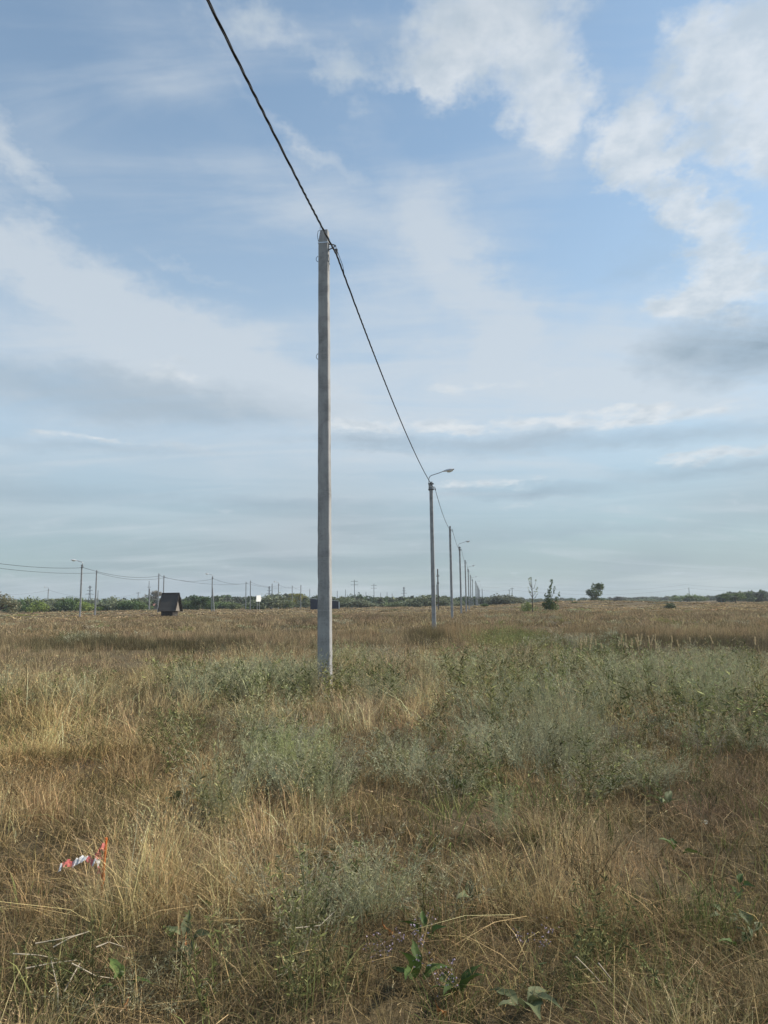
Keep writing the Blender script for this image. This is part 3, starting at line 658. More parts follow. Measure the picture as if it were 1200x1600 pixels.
for u, vt, d, l in ((233.2, 920, 235, 'pale short concrete pole in front of the red roofed building'), (152.5, 922, 322, 'distant thin pole just right of the second left pole'), (683, 913, 290, 'short dark pole touching the insulator pole behind the row'),
                    (572, 925, 420, 'small far pole between the two tall crossarm poles'), (540, 921, 430, 'small far pole right of the dark blue shed'), (527, 923, 400, 'thin far pole at the right end of the dark blue shed'), (351.5, 930, 480, 'tiny far pole right of the braced lamp pole'),
                    (357, 931, 470, 'pale tiny far pole second right of the braced lamp pole'), (425, 912, 262, 'lampless pole just left of the sign lamp pole'), (595, 926, 460, 'tiny far pole right of the pale crossarm pole'), (605, 925, 480, 'tiny far pole midway between crossarm pole and lattice pylon'),
                    (613, 927, 480, 'tiny far pole left of the lattice pylon'), (1078, 918, 450, 'far pole carrying wires over the right hand trees')):
    pole_at(u, vt, d, l, rz=.1, hook=0, w=(.40, .28), group='distant plain poles')
pole_at(754, 920, 400, 'far lone street lamp pole right of the row end', lamp=1, rz=.0, hook=0, w=(.40, .30))
hp = [at(745, 921, 470), at(797, 921.5, 430), at(1078, 919, 450), at(1330, 915, 440)]
cable('power_cable', hp, [1.0, 3.5, 3.0], 'faint far overhead wire crossing the sky at right', 1, .03)
cable('power_cable', [p + np.array([0, 6, 2.4]) for p in hp], [1.0, 3.5, 3.0], 'faintest far overhead wire above the other one at right', 1, .022)

def pylon(u, vt, d, label):
    p = on_ground(u, d); H = float(at(u, vt, d)[2] - p[2]); root = empty('lattice_pylon', tuple(p), .5, label, 'pylon', 'lattice pylons')
    def hw(z): return .5 + 2.2 * max(0, 1 - z / (H * .62)) ** 1.3
    zs = [0, H * .2, H * .38, H * .54, H * .68, H * .82, H]; leg = []
    for sx, sy in ((-1, -1), (1, -1), (1, 1), (-1, 1)):
        MB().tube([(sx * hw(z), sy * hw(z), z) for z in zs], .16, 4).build('leg', M_dsteel, root)
    for a, b in zip(zs[:-1], zs[1:]):
        m = MB()
        for (x0, y0), (x1, y1) in (((-1, -1), (1, -1)), ((1, -1), (1, 1)), ((1, 1), (-1, 1)), ((-1, 1), (-1, -1))):
            m.tube([(x0 * hw(a), y0 * hw(a), a), (x1 * hw(b), y1 * hw(b), b)], .09, 4); m.tube([(x1 * hw(a), y1 * hw(a), a), (x0 * hw(b), y0 * hw(b), b)], .09, 4)
        m.build('brace', M_dsteel, root)
    for z, L in ((H * .62, 9), (H * .78, 6), (H * .92, 4)):
        m = MB().tube([(-L / 2, 0, z), (0, 0, z + .9), (L / 2, 0, z)], .14, 4); m.tube([(-L / 2, 0, z), (L / 2, 0, z)], .12, 4); m.build('crossarm', M_dsteel, root)
pylon(139.5, 915, 760, 'lattice pylon on the horizon between the two nearest left poles')
pylon(631.5, 917, 980, 'lattice pylon on the horizon left of the second lamp pole')
pylon(420.5, 916, 900, 'slim lattice pylon on the horizon right of the white sign')

# ------------------------------------------------------------------ buildings and vehicles in the distance
def slab(P4, th, name, mat, parent):
    """a plate of thickness th on four corners"""
    P4 = [np.array(p, float) for p in P4]; nrm = np.cross(P4[1] - P4[0], P4[3] - P4[0]); nrm /= np.linalg.norm(nrm)
    V = P4 + [p - nrm * th for p in P4]
    return mesh_obj(name, V, [(0, 1, 2, 3), (7, 6, 5, 4), (0, 4, 5, 1), (1, 5, 6, 2), (2, 6, 7, 3), (3, 7, 4, 0)], mat, parent)
def shingle_mat():
    m, n, out = new_mat('dark_shingles'); b = n.new('ShaderNodeBsdfPrincipled'); n.l.new(b.outputs[0], out.inputs[0]); o = n.new('ShaderNodeTexCoord').outputs['Object']
    wv = n.new('ShaderNodeTexWave', wave_type='BANDS', bands_direction='Z'); n.l.new(o, wv.inputs[0]); wv.inputs['Scale'].default_value = 1.6; wv.inputs['Distortion'].default_value = .4
    c = n.mix(n.m('MULTIPLY', wv.outputs['Fac'], .6), (.075, .062, .052), (.038, .032, .028)); c = n.mix(n.noise(o, 7, 5, .6), c, (.075, .07, .066)); n.put(b.inputs['Base Color'], c); b.inputs['Roughness'].default_value = .9
    bp = n.new('ShaderNodeBump'); bp.inputs['Distance'].default_value = .04; n.l.new(wv.outputs['Fac'], bp.inputs['Height']); n.l.new(bp.outputs[0], b.inputs['Normal']); return m
M_shing = shingle_mat(); M_dwood = pbr('dark_stained_timber', (.035, .028, .025), .8, var=.3); M_gwood = pbr('grey_board', (.23, .20, .17), .9, var=.3, vscale=3)
def hut():
    p = on_ground(266.5, 120); root = empty('well_hut', tuple(p), R(-7), 'dark A-frame hut with steep shingled roof standing in the field', 'hut')
    zr = float(at(266, 927, 120)[2] - p[2]); ze = zr - 2.95; L, Wd = 2.9, 3.0; h = Wd / 2
    slab([(-L / 2, -h, ze), (L / 2, -h, ze), (L / 2, 0, zr), (-L / 2, 0, zr)], .12, 'roof_slope', M_shing, root)
    slab([(L / 2, h, ze), (-L / 2, h, ze), (-L / 2, 0, zr), (L / 2, 0, zr)], .12, 'roof_slope', M_shing, root)
    MB().box((0, 0, zr + .03), (L + .1, .26, .12)).build('ridge_cap', M_dwood, root)
    for s in (-1, 1):
        for e in (-1, 1):
            MB().tube([(e * (L / 2 + .03), s * (h + .02), ze - .08), (e * (L / 2 + .03), s * .02, zr - .02)], .1, 4).build('barge_board', M_dwood, root)
    mesh_obj('gable_panel', [(L / 2 - .3, -h + .22, ze), (L / 2 - .3, h - .22, ze), (L / 2 - .3, 0, zr - .45), (L / 2 - .36, -h + .22, ze), (L / 2 - .36, h - .22, ze), (L / 2 - .36, 0, zr - .45)], [(0, 1, 2), (5, 4, 3), (0, 3, 4, 1), (1, 4, 5, 2), (2, 5, 3, 0)], M_gwood, root)
    b = MB(); b.box((-.15, 0, ze / 2 - .1), (2.0, 2.1, ze + .3)); b.build('base_box', M_dwood, root)
    for k in range(7): MB().box((-1.0 + k * .29, -1.07, ze / 2 - .1), (.25, .04, ze + .25)).build('board', M_dwood, root)
hut()
def shed():
    p = on_ground(507, 205); root = empty('blue_shed', tuple(p), R(4), 'long dark navy metal shed half hidden behind the nearest pole', 'shed')
    zl = float(at(486, 935.5, 205)[2] - p[2]); zr = float(at(528, 939.5, 205)[2] - p[2]); L = 8.0; D = 3.0
    M_b = pbr('navy_sheet_metal', (.022, .028, .055), .5, .1, var=.2); M_l = pbr('pale_sheet', (.55, .57, .57), .6)
    mesh_obj('wall', [(-L / 2, -D / 2, 0), (L / 2, -D / 2, 0), (L / 2, D / 2, 0), (-L / 2, D / 2, 0), (-L / 2, -D / 2, zl), (L / 2, -D / 2, zr), (L / 2, D / 2, zr), (-L / 2, D / 2, zl)], [(3, 2, 1, 0), (4, 5, 6, 7), (0, 1, 5, 4), (1, 2, 6, 5), (2, 3, 7, 6), (3, 0, 4, 7)], M_b, root)
    slab([(-L / 2 - .2, -D / 2 - .25, zl + .16), (L / 2 + .1, -D / 2 - .25, zr + .16), (L / 2 + .1, D / 2 + .2, zr + .16), (-L / 2 - .2, D / 2 + .2, zl + .16)], .13, 'roof', M_l, root)
    for k in range(9): MB().box((-3.8 + k * .95, -D / 2 - .03, min(zl, zr) / 2), (.06, .05, min(zl, zr) - .1)).build('rib', M_b, root)
    MB().box((L / 2 + .18, -D / 2, zr * .46), (.32, .3, zr * .92)).build('corner_post', M_l, root)
shed()
def house(u, d, L, D, h, rh, wallc, roofc, label, name='house', rz=.15):
    p = on_ground(u, d); root = empty(name, tuple(p), rz, label, 'building'); mw = pbr('house_wall', wallc, .9, var=.12, vscale=1); mr = pbr('house_roof', roofc, .8, var=.2, vscale=2)
    MB().box((0, 0, h / 2), (L, D, h)).build('wall', mw, root)
    slab([(-L / 2 - .3, -D / 2 - .4, h - .1), (L / 2 + .3, -D / 2 - .4, h - .1), (L / 2 + .3, 0, h + rh), (-L / 2 - .3, 0, h + rh)], .12, 'roof', mr, root)
    slab([(L / 2 + .3, D / 2 + .4, h - .1), (-L / 2 - .3, D / 2 + .4, h - .1), (-L / 2 - .3, 0, h + rh), (L / 2 + .3, 0, h + rh)], .12, 'roof', mr, root)
    mg = pbr('dark_pane', (.03, .035, .04), .2); n = max(2, int(L / 3))
    for k in range(n):
        x = -L / 2 + (k + .5) * L / n; w = MB().box((x, -D / 2 - .02, h * .55), (1.2, .06, h * .45)).build('window', M_lampw, root); MB().box((x, -D / 2 - .06, h * .55), (1.0, .05, h * .38)).build('pane', mg, w)
house(240, 345, 9, 6, 1.9, .9, (.45, .43, .40), (.27, .12, .085), 'low building with orange red roof left of the hut')
house(289, 420, 8, 6, 2.6, .5, (.35, .36, .33), (.55, .60, .52), 'small pale roofed building right of the hut')
def white_sign():
    p = on_ground(404, 226); root = empty('white_sign', tuple(p), R(52), 'bright white panel standing above the bushes between the left poles', 'sign')
    z1 = float(at(404, 930, 226)[2] - p[2]); m = pbr('white_paint', (.84, .84, .82), .6)
    mesh_obj('panel', [(x, y, z) for y in (-.06, .06) for x, z in ((-1.0, z1 - 2.0), (.8, z1 - 2.0), (1.1, z1 - 1.1), (.8, z1), (-.9, z1 - .1))], [(0, 1, 2, 3, 4), (9, 8, 7, 6, 5)] + [(i, i + 5, (i + 1) % 5 + 5, (i + 1) % 5) for i in range(5)], m, root)
    for x in (-.5, .4): MB().tube([(x, .1, -.3), (x, .1, z1 - 1.0)], .07, 6).build('post', M_galv, root)
white_sign()
def car(u, d, label, rz):
    p = on_ground(u, d); root = empty('parked_car', tuple(p + np.array([0, 0, .0])), rz, label, 'car')
    m_b = pbr('black_car_paint', (.012, .012, .014), .3, 0, .6); m_g = pbr('car_glass', (.02, .025, .03), .08); m_t = pbr('tyre', (.02, .02, .02), .9); m_l = pbr('headlight', (.7, .7, .7), .2)
    pr = [(-2.1, .45), (-2.1, .85), (-1.85, .98), (1.0, 1.0), (2.0, .86), (2.12, .55), (2.05, .35), (-2.0, .35)]; n = len(pr)
    V = [(x, y, z) for y in (-.85, .85) for x, z in pr]; mesh_obj('body', V, [tuple(range(n)), tuple(reversed(range(n, 2 * n)))] + [(i, i + n, (i + 1) % n + n, (i + 1) % n) for i in range(n)], m_b, root)
    cb = [(-1.7, .98), (-1.35, 1.5), (.25, 1.52), (1.0, 1.0)]; V = [(x, y * (.78 if z < 1.2 else .66), z) for y in (-1, 1) for x, z in cb]
    mesh_obj('cabin', V, [(0, 1, 2, 3), (7, 6, 5, 4)] + [(i, i + 4, (i + 1) % 4 + 4, (i + 1) % 4) for i in range(4)], m_b, root)
    for s in (-1, 1):
        MB().box((-.95, s * .735, 1.24), (.8, .03, .34)).build('window', m_g, root); MB().box((.0, s * .735, 1.24), (.8, .03, .34)).build('window', m_g, root)
        for x in (-1.3, 1.3): 
            w = MB().tube([(x, s * .72, .33), (x, s * .9, .33)], .33, 12).build('wheel', m_t, root); MB().tube([(x, s * .895, .33), (x, s * .915, .33)], .19, 10).build('rim', M_galv, w)
        MB().box((2.1, s * .62, .68), (.08, .35, .16)).build('headlight', m_l, root)
car(948, 300, 'black car parked behind the low mound beside the round tree', .35)

# ------------------------------------------------------------------ trees and shrubs
def crown_mesh(name, lobes, n, size, seed, shell=.55, wide=True):
    g = rng_(seed); V = []; B = []
    vol = np.array([a * b * c for _, (a, b, c) in lobes]) ** .7; cnt = np.maximum((n * vol / vol.sum()).astype(int), 6)
    for (c, r), k in zip(lobes, cnt):
        d = g.normal(size=(k, 3)); d /= np.linalg.norm(d, axis=1, keepdims=True); q = shell + (1.08 - shell) * g.random(k) ** .7; q *= g.uniform(.82, 1.12, k)
        p = np.array(c) + d * np.array(r) * q[:, None]; p[:, 2] = np.maximum(p[:, 2], .005)
        a = g.normal(size=(k, 3)); a /= np.linalg.norm(a, axis=1, keepdims=True); b = np.cross(a, g.normal(size=(k, 3))); b /= np.linalg.norm(b, axis=1, keepdims=True)
        s = size * g.uniform(.5, 1.4, k)[:, None]
        V.append(np.stack([p - a * s, p + b * s * .55, p + a * s, p - b * s * .55], 1)); B.append(np.repeat(np.clip(g.normal(.5, .2, k) + g.normal(0, .12), 0, 1.1), 4))
    V = np.concatenate(V).reshape(-1, 3); V[:, 2] /= np.percentile(V[:, 2], 99.7); wx = np.percentile(V[:, 0], 98.5) - np.percentile(V[:, 0], 1.5)
    if wide: V[:, :2] /= wx
    Fc = np.arange(len(V)).reshape(-1, 4)
    me = bpy.data.meshes.new(name); me.from_pydata(V.tolist(), [], Fc.tolist()); a = me.attributes.new('bl', 'FLOAT', 'POINT'); a.data.foreach_set('value', np.concatenate(B).astype(np.float32)); me.materials.append(M_leaf); return me
def trunk_mesh(name, paths):
    m = MB()
    for pts, rad in paths: m.tube(pts, rad, 6)
    me = bpy.data.meshes.new(name); me.from_pydata(m.V, [], m.F); me.materials.append(M_bark); return me
def bush_lobes(seed, n=9, wide=.42):
    g = rng_(seed); L = []
    for k in range(n):
        a = g.uniform(0, 6.28); r = wide * g.random() ** .6; h = g.uniform(.35, .78) * (1 - .35 * r / wide); L.append(((r * math.cos(a), r * math.sin(a), h * .62), (g.uniform(.13, .24), g.uniform(.13, .24), h * .5)))
    return L
def tree_lobes(seed, n=10, z0=.38, wide=.32):
    g = rng_(seed); L = []
    for k in range(n):
        a = g.uniform(0, 6.28); r = wide * g.random() ** .5; z = g.uniform(z0, .84); r *= 1 - abs(z - .6) * .9; L.append(((r * math.cos(a), r * math.sin(a), z), (g.uniform(.11, .19), g.uniform(.11, .19), g.uniform(.10, .17))))
    return L
def branches(seed, top=.7, n=6, r=.028, fork=.25, wide=.28):
    g = rng_(seed); lean = g.normal(0, .03, 2); P0 = [((0, 0, -.03), (lean[0] * .5, lean[1] * .5, fork), (lean[0] * 1.4, lean[1] * 1.4, top * .7), (lean[0] * 2, lean[1] * 2, top))]
    out = [(P0[0], [r, r * .8, r * .5, r * .2])]
    for k in range(n):
        a = 6.28 * k / n + g.uniform(-.4, .4); z = g.uniform(fork, top * .7); e = wide * g.uniform(.6, 1); out.append((((lean[0] * z, lean[1] * z, z), (e * .5 * math.cos(a), e * .5 * math.sin(a), z + .12), (e * math.cos(a), e * math.sin(a), z + g.uniform(.18, .3))), [r * .5, r * .35, r * .12]))
    return out
KIND = {}
for i in range(4): KIND['bush%d' % i] = (crown_mesh('crown', bush_lobes(200 + i), 1500, .036, 210 + i, .35), trunk_mesh('trunk', branches(220 + i, .6, 7, .022, .05, .3)))
for i in range(3): KIND['tree%d' % i] = (crown_mesh('crown', tree_lobes(230 + i, 12), 1500, .034, 240 + i, .3), trunk_mesh('trunk', branches(250 + i)))
KIND['narrow'] = (crown_mesh('crown', [((0.02, 0, .13), (.24, .24, .15)), ((-.02, 0, .26), (.17, .17, .16)), ((-.05, 0, .42), (.09, .09, .17)), ((.02, .02, .58), (.06, .06, .16)), ((.05, .0, .76), (.045, .045, .15)), ((.085, 0, .90), (.03, .03, .11)), ((.20, 0, .36), (.045, .045, .15)), ((.27, 0, .50), (.03, .03, .10)), ((-.16, 0, .22), (.06, .06, .1)), ((.13, 0, .62), (.03, .03, .09)), ((.16, 0, .72), (.022, .022, .07))], 1500, .024, 261, .1, False),
                  trunk_mesh('trunk', [(((0, 0, -.02), (-.03, 0, .4), (.02, 0, .7), (.09, 0, .98)), [.018, .014, .008, .003]), (((0, 0, .1), (.14, 0, .28), (.28, 0, .56)), [.01, .007, .002]), (((-.02, 0, .3), (.08, 0, .5), (.17, 0, .76)), [.01, .006, .002])]))
gs = rng_(7); sp_paths = [(((0, 0, -.02), (.005, 0, .5), (0, 0, 1.0)), [.010, .007, .002])]; sp_l = []
for k in range(16):
    a = gs.uniform(0, 6.28); z = gs.uniform(.12, .8); e = gs.uniform(.08, .2) * (1.1 - z); tip = (e * math.cos(a), e * math.sin(a), z + gs.uniform(.1, .22)); sp_paths.append((((0, 0, z), (tip[0] * .6, tip[1] * .6, z + .05), tip), [.004, .003, .0015])); sp_l.append((tip, (.02, .02, .05)))
sp_l += [((.06, 0, .12), (.12, .12, .12)), ((-.14, 0, .14), (.10, .10, .13))]
KIND['sapling'] = (crown_mesh('crown', sp_l, 230, .016, 262, .1, False), trunk_mesh('trunk', sp_paths))
KIND['leaning'] = (crown_mesh('crown', [((-.25, 0, .82), (.26, .25, .17)), ((.0, .1, .66), (.24, .22, .16)), ((.22, 0, .52), (.24, .2, .15)), ((.38, 0, .40), (.16, .18, .14)), ((-.3, 0, .55), (.22, .22, .18)), ((.30, .1, .22), (.16, .2, .16)), ((-.1, .1, .36), (.2, .2, .16))], 1600, .034, 263, .25, False),
                   trunk_mesh('trunk', [(((-.35, 0, -.02), (-.2, 0, .10), (-.02, 0, .28), (.12, 0, .5)), [.07, .06, .04, .015]), (((-.2, 0, .1), (-.3, 0, .4), (-.28, 0, .75)), [.05, .035, .012]), (((-.1, 0, .2), (.18, 0, .34), (.36, 0, .44)), [.035, .025, .008])]))
G1 = (.075, .105, .035); G2 = (.055, .085, .032); G3 = (.115, .13, .075); G4 = (.10, .12, .055); G5 = (.13, .145, .09); BR = (.12, .105, .075); BG = (.15, .19, .05)
TREES = [  # column, row of the top, width, metres ahead, shape, leaf colour, label
 (0, 922, 62, 150, 'leaning', (.15, .145, .095), 'greyish olive tree with dark leaning trunk at the left edge'),
 (27, 936, 34, 225, 'bush0', G2, 'dark green bush right of the leaning grey tree'), (41, 933, 34, 245, 'bush1', G4, 'taller olive bush second right of the leaning grey tree'),
 (56, 938, 34, 228, 'bush2', BG, 'yellow green bush left of the short lamp pole'), (84, 935, 36, 262, 'tree0', G5, 'grey green tree just right of the short lamp pole'), (66, 941, 34, 232, 'bush3', G3, 'low grey bush at the foot of the short lamp pole'),
 (102, 935, 28, 236, 'bush1', G2, 'dark green bush left of the tall left lamp pole'), (118, 932, 36, 242, 'bush0', G1, 'dark green bush right behind the tall left lamp pole'), (139, 939, 34, 232, 'bush2', BG, 'bright green bush between the two nearest left poles'),
 (160, 941, 34, 240, 'bush3', G3, 'low grey green bush right of the second left pole'), (181, 932, 44, 236, 'bush0', G5, 'big pale olive bush midway between left poles and hut'), (203, 938, 34, 232, 'bush1', G2, 'dark bush left of the distant one-crossarm pole'),
 (222, 938, 34, 250, 'bush2', G1, 'dark green bush left of the red roofed building'), (242, 923, 26, 420, 'tree1', (.13, .115, .085), 'brownish round tree behind the red roofed building'), (228, 932, 20, 430, 'tree2', BR, 'thin bare tree left of the brownish round tree'),
 (294, 938, 28, 240, 'bush3', G1, 'small green bush right of the hut roof'), (311, 930, 26, 236, 'tree2', (.045, .075, .03), 'dark green spiky tree between hut and braced pole'), (326, 937, 22, 240, 'bush0', G2, 'dark bush left of the braced lamp pole'), (352, 940, 36, 300, 'bush1', G1, 'green bush behind the tiny far poles'),
 (372, 940, 30, 262, 'bush2', G4, 'green bush left of the pair of poles'), (399, 941, 34, 240, 'bush0', BG, 'yellow green bush below the white sign'), (423, 929, 44, 240, 'bush3', G5, 'grey green bush right of the white sign'), (446, 936, 30, 262, 'bush1', G4, 'olive bush right of the sign lamp pole'),
 (466, 927, 26, 300, 'tree0', (.16, .155, .05), 'yellowish topped tree left of the dark blue shed'), (478, 934, 30, 290, 'bush2', G3, 'grey bush touching the left of the dark blue shed'),
 (543, 932, 44, 262, 'bush0', G3, 'grey green bush right of the dark blue shed'), (564, 928, 42, 330, 'bush1', (.04, .06, .032), 'dark rounded tree between the two tall crossarm poles'), (562, 937, 40, 255, 'bush3', G5, 'pale grey bush below the dark rounded tree'), (583, 933, 30, 340, 'tree1', G2, 'dark tree behind the pale crossarm pole'),
 (600, 933, 36, 330, 'bush2', G2, 'dark bush right of the pale crossarm pole'), (622, 939, 40, 262, 'bush0', G4, 'low olive bush left of the lattice pylon foot'), (645, 934, 36, 262, 'bush1', G4, 'olive bush right of the lattice pylon foot'), (665, 929, 42, 246, 'bush3', G5, 'large pale olive bush just left of the second lamp pole'),
 (697, 931, 30, 262, 'bush2', G3, 'grey bush between second and third poles of the row'), (716, 938, 26, 280, 'bush0', G3, 'grey bush behind the fourth pole of the row'), (743, 934, 24, 420, 'bush1', G3, 'grey bush at the far end of the pole row'),
 (770, 933, 34, 250, 'bush2', (.085, .095, .06), 'dark grey green bush right of the row end'), (789, 929, 44, 246, 'bush3', (.095, .10, .065), 'large dark grey bush under the twin crossarm poles'), (805, 933, 30, 250, 'bush0', (.075, .085, .055), 'dark bush at the right of the large dark grey bush'),
 (756, 943, 12, 180, 'bush1', G2, 'tiny dark bush in the field right of the pole row'),
 (832, 902, 40, 96, 'sapling', (.13, .15, .07), 'almost bare thin sapling with a pale straight stem'), (859, 906, 34, 110, 'narrow', (.065, .09, .035), 'narrow dark young tree with upright twigs right of the sapling'), (823, 939, 15, 108, 'bush2', (.14, .17, .06), 'pale green low bush left of the sapling'),
 (932, 911, 26, 235, 'tree1', (.055, .075, .03), 'lone round dark green tree standing on the low mound'), (898, 940, 10, 172, 'bush0', G1, 'small round bush on the low mound'), (948, 934, 24, 330, 'bush2', G2, 'dark bush behind the black car'),
 (962, 932, 20, 430, 'tree2', (.09, .09, .08), 'greyish tree right of the black car'), (978, 933, 22, 440, 'bush1', (.09, .095, .08), 'greyish bush second right of the black car'), (1005, 936, 60, 420, 'bush3', G3, 'wide low bush right of the greyish trees'),
 (1046, 941, 16, 125, 'bush0', (.04, .055, .028), 'small dark bush in the yellow grass at right'), (1075, 929, 50, 380, 'bush1', G1, 'broad green bush under the far wire pole'), (1053, 930, 12, 480, 'tree0', G2, 'slim dark tree left of the broad green bush'), (1150, 927, 30, 250, 'tree0', G1, 'green tree at right before the blue wood'), (1139, 926, 24, 480, 'bush3', (.06, .075, .055), 'dark tree behind the green tree at right'),
 (926, 931, 22, 236, 'bush2', (.05, .07, .03), 'low bush at the foot of the lone round tree'),
 (1172, 925, 40, 520, 'bush2', (.055, .07, .05), 'dark rounded tree starting the wood at the right edge'), (1196, 925, 44, 500, 'bush0', (.055, .072, .05), 'dark tree touching the right edge'),
]
for i, (u, vt, wpx, d, kd, colr, lab) in enumerate(TREES):
    p = on_ground(u, d); H = float(at(u, vt, d)[2] - p[2]); Wm = wpx * d / F
    nw = {'bush': 1.0, 'tree': 1.0, 'narr': .60, 'sapl': .42, 'lean': 1.05}[kd[:4]]
    bushy = kd[:4] == 'bush'
    r = empty('shrub' if bushy else 'tree', tuple(p), (i * 1.7) % 6.28 if kd[:4] in ('bush', 'tree') else 0, lab, 'bush' if bushy else 'tree', 'shrubs and trees along the field edge')
    r.scale = (Wm / nw, Wm / nw, H)
    for nm, me in zip(('crown', 'trunk'), KIND[kd]):
        o = bpy.data.objects.new(nm, me); COL.objects.link(o); o.parent = r; o.color = (*[min(q * 1.75, .9) for q in colr], 1)

def far_wood():
    g = rng_(33); VV = []; CC = []
    prof = np.array([(-100, 13), (0, 13), (230, 11), (330, 14), (470, 14), (530, 10), (720, 8), (800, 6.5), (830, 4), (1120, 4.5), (1140, 10), (1300, 12)])
    for k in range(560):
        u = g.uniform(-140, 1340); far = 815 < u < 1125; d = g.uniform(560, 760) if far else g.uniform(300, 430)
        if far and g.random() < .35: continue
        p = on_ground(u, d); hpx = np.interp(u, prof[:, 0], prof[:, 1]) * g.uniform(.65, 1.12); H = hpx * d / F + 1.7; Wm = g.uniform(2.0, 4.5) * (d / 480)
        c = np.array([(.05, .068, .038), (.065, .08, .045), (.085, .092, .06), (.06, .065, .05)][g.integers(4)])
        n = 130; dd = g.normal(size=(n, 3)); dd /= np.linalg.norm(dd, axis=1, keepdims=True); q = p + [0, 0, H * .5] + dd * np.array([Wm, Wm, H * .5]) * g.uniform(.5, 1.05, (n, 1)); q[:, 2] = np.maximum(q[:, 2], p[2])
        a = g.normal(size=(n, 3)); a /= np.linalg.norm(a, axis=1, keepdims=True); b = np.cross(a, g.normal(size=(n, 3))); b /= np.linalg.norm(b, axis=1, keepdims=True); s = g.uniform(.35, .95, (n, 1))
        VV.append(np.stack([q - a * s, q + a * s * .6 + b * s, q + a * s * .5 - b * s], 1).reshape(-1, 3)); CC.append(np.repeat(c[None] * g.uniform(1.1, 2.5, (n, 1)) * g.uniform(.8, 1.35), 3, 0))
    V = np.concatenate(VV); o = tri_mesh('distant_woodland', V, np.arange(len(V)).reshape(-1, 3), np.concatenate(CC), M_veg)
    tag(o, 'far bluish green belt of woodland along the horizon', 'woodland', kind='stuff')
far_wood()

# ------------------------------------------------------------------ plants one can pick out in the field
def shape_obj(nm, shape, colr, parent, mat=None):
    V, Fc, B = shape; o = mesh_obj(nm, V, Fc, mat or M_plant, parent, bl=B); o.color = (*colr, 1); return o
SB = [sage(300 + k, 64, .30, .32, .62, 60, .030, .0036, .45, .03, 5) for k in range(3)]
SB2 = [sage(310 + k, 36, .2, .2, .45, 62, .027, .0030, .55, .026, 5) for k in range(2)]
SM = {}
def sage_bush(u, v, wpx, k, hs, colr, label):
    p = ground_hit(u, v); d = float(p[1]); s = wpx * d / F / (1.15 if k < 3 else .9)
    r = empty('sage_bush', tuple(p), u * .37, label, 'bush', 'wormwood bushes in the field'); r.scale = (s, s, hs)
    if k not in SM: SM[k] = shape_obj('foliage', (SB + SB2)[k], colr, r)
    else: o = SM[k].copy(); COL.objects.link(o); o.parent = r; o.color = (*colr, 1)
SGR = (.40, .40, .245); SGG = (.43, .455, .21); SGY = (.45, .46, .26)
for a in [(375, 1092, 130, 0, 1.35, SGR, 'broad grey green wormwood bush left of the nearest pole'), (460, 1092, 120, 1, 1.4, SGR, 'wormwood bush touching the left foot of the nearest pole'), (300, 1092, 100, 2, 1.2, SGR, 'smaller wormwood bush at the left end of the pole thicket'), (545, 1082, 44, 3, 1.3, SGG, 'small green wormwood right of the nearest pole foot'),
          (600, 1098, 90, 2, 1.0, SGR, 'grey wormwood bush further right of the nearest pole'), (480, 1238, 135, 1, 1.2, SGG, 'bright grey green wormwood bush in the middle foreground'), (425, 1222, 100, 0, .9, SGG, 'wormwood bush left against the bright middle bush'), (515, 1268, 80, 3, .9, SGY, 'pale wormwood tuft at the lower right of the bright middle bush'),
          (352, 1300, 70, 3, 1.1, SGY, 'pale upright wormwood tuft left of the middle foreground'), (790, 1315, 64, 4, 1.1, SGY, 'pale wormwood tuft standing alone right of the middle'), (580, 1440, 130, 4, .62, SGY, 'low pale wormwood sprawling in the near foreground'), (478, 1465, 80, 3, .7, SGG, 'low green wormwood left of the sprawling pale one'),
          (1030, 1090, 140, 0, 1.35, SGR, 'grey wormwood bush in the middle of the right hand thicket'), (1110, 1130, 140, 1, 1.35, SGR, 'grey wormwood bush at the right end of the thicket'), (880, 1180, 130, 2, 1.2, SGR, 'grey wormwood bush at the near edge of the right thicket'), (850, 1108, 110, 0, 1.2, SGG, 'greener wormwood bush at the left of the right thicket'), (640, 1205, 80, 4, .9, SGY, 'thin pale wormwood between the middle bush and the right thicket')]:
    sage_bush(*a)

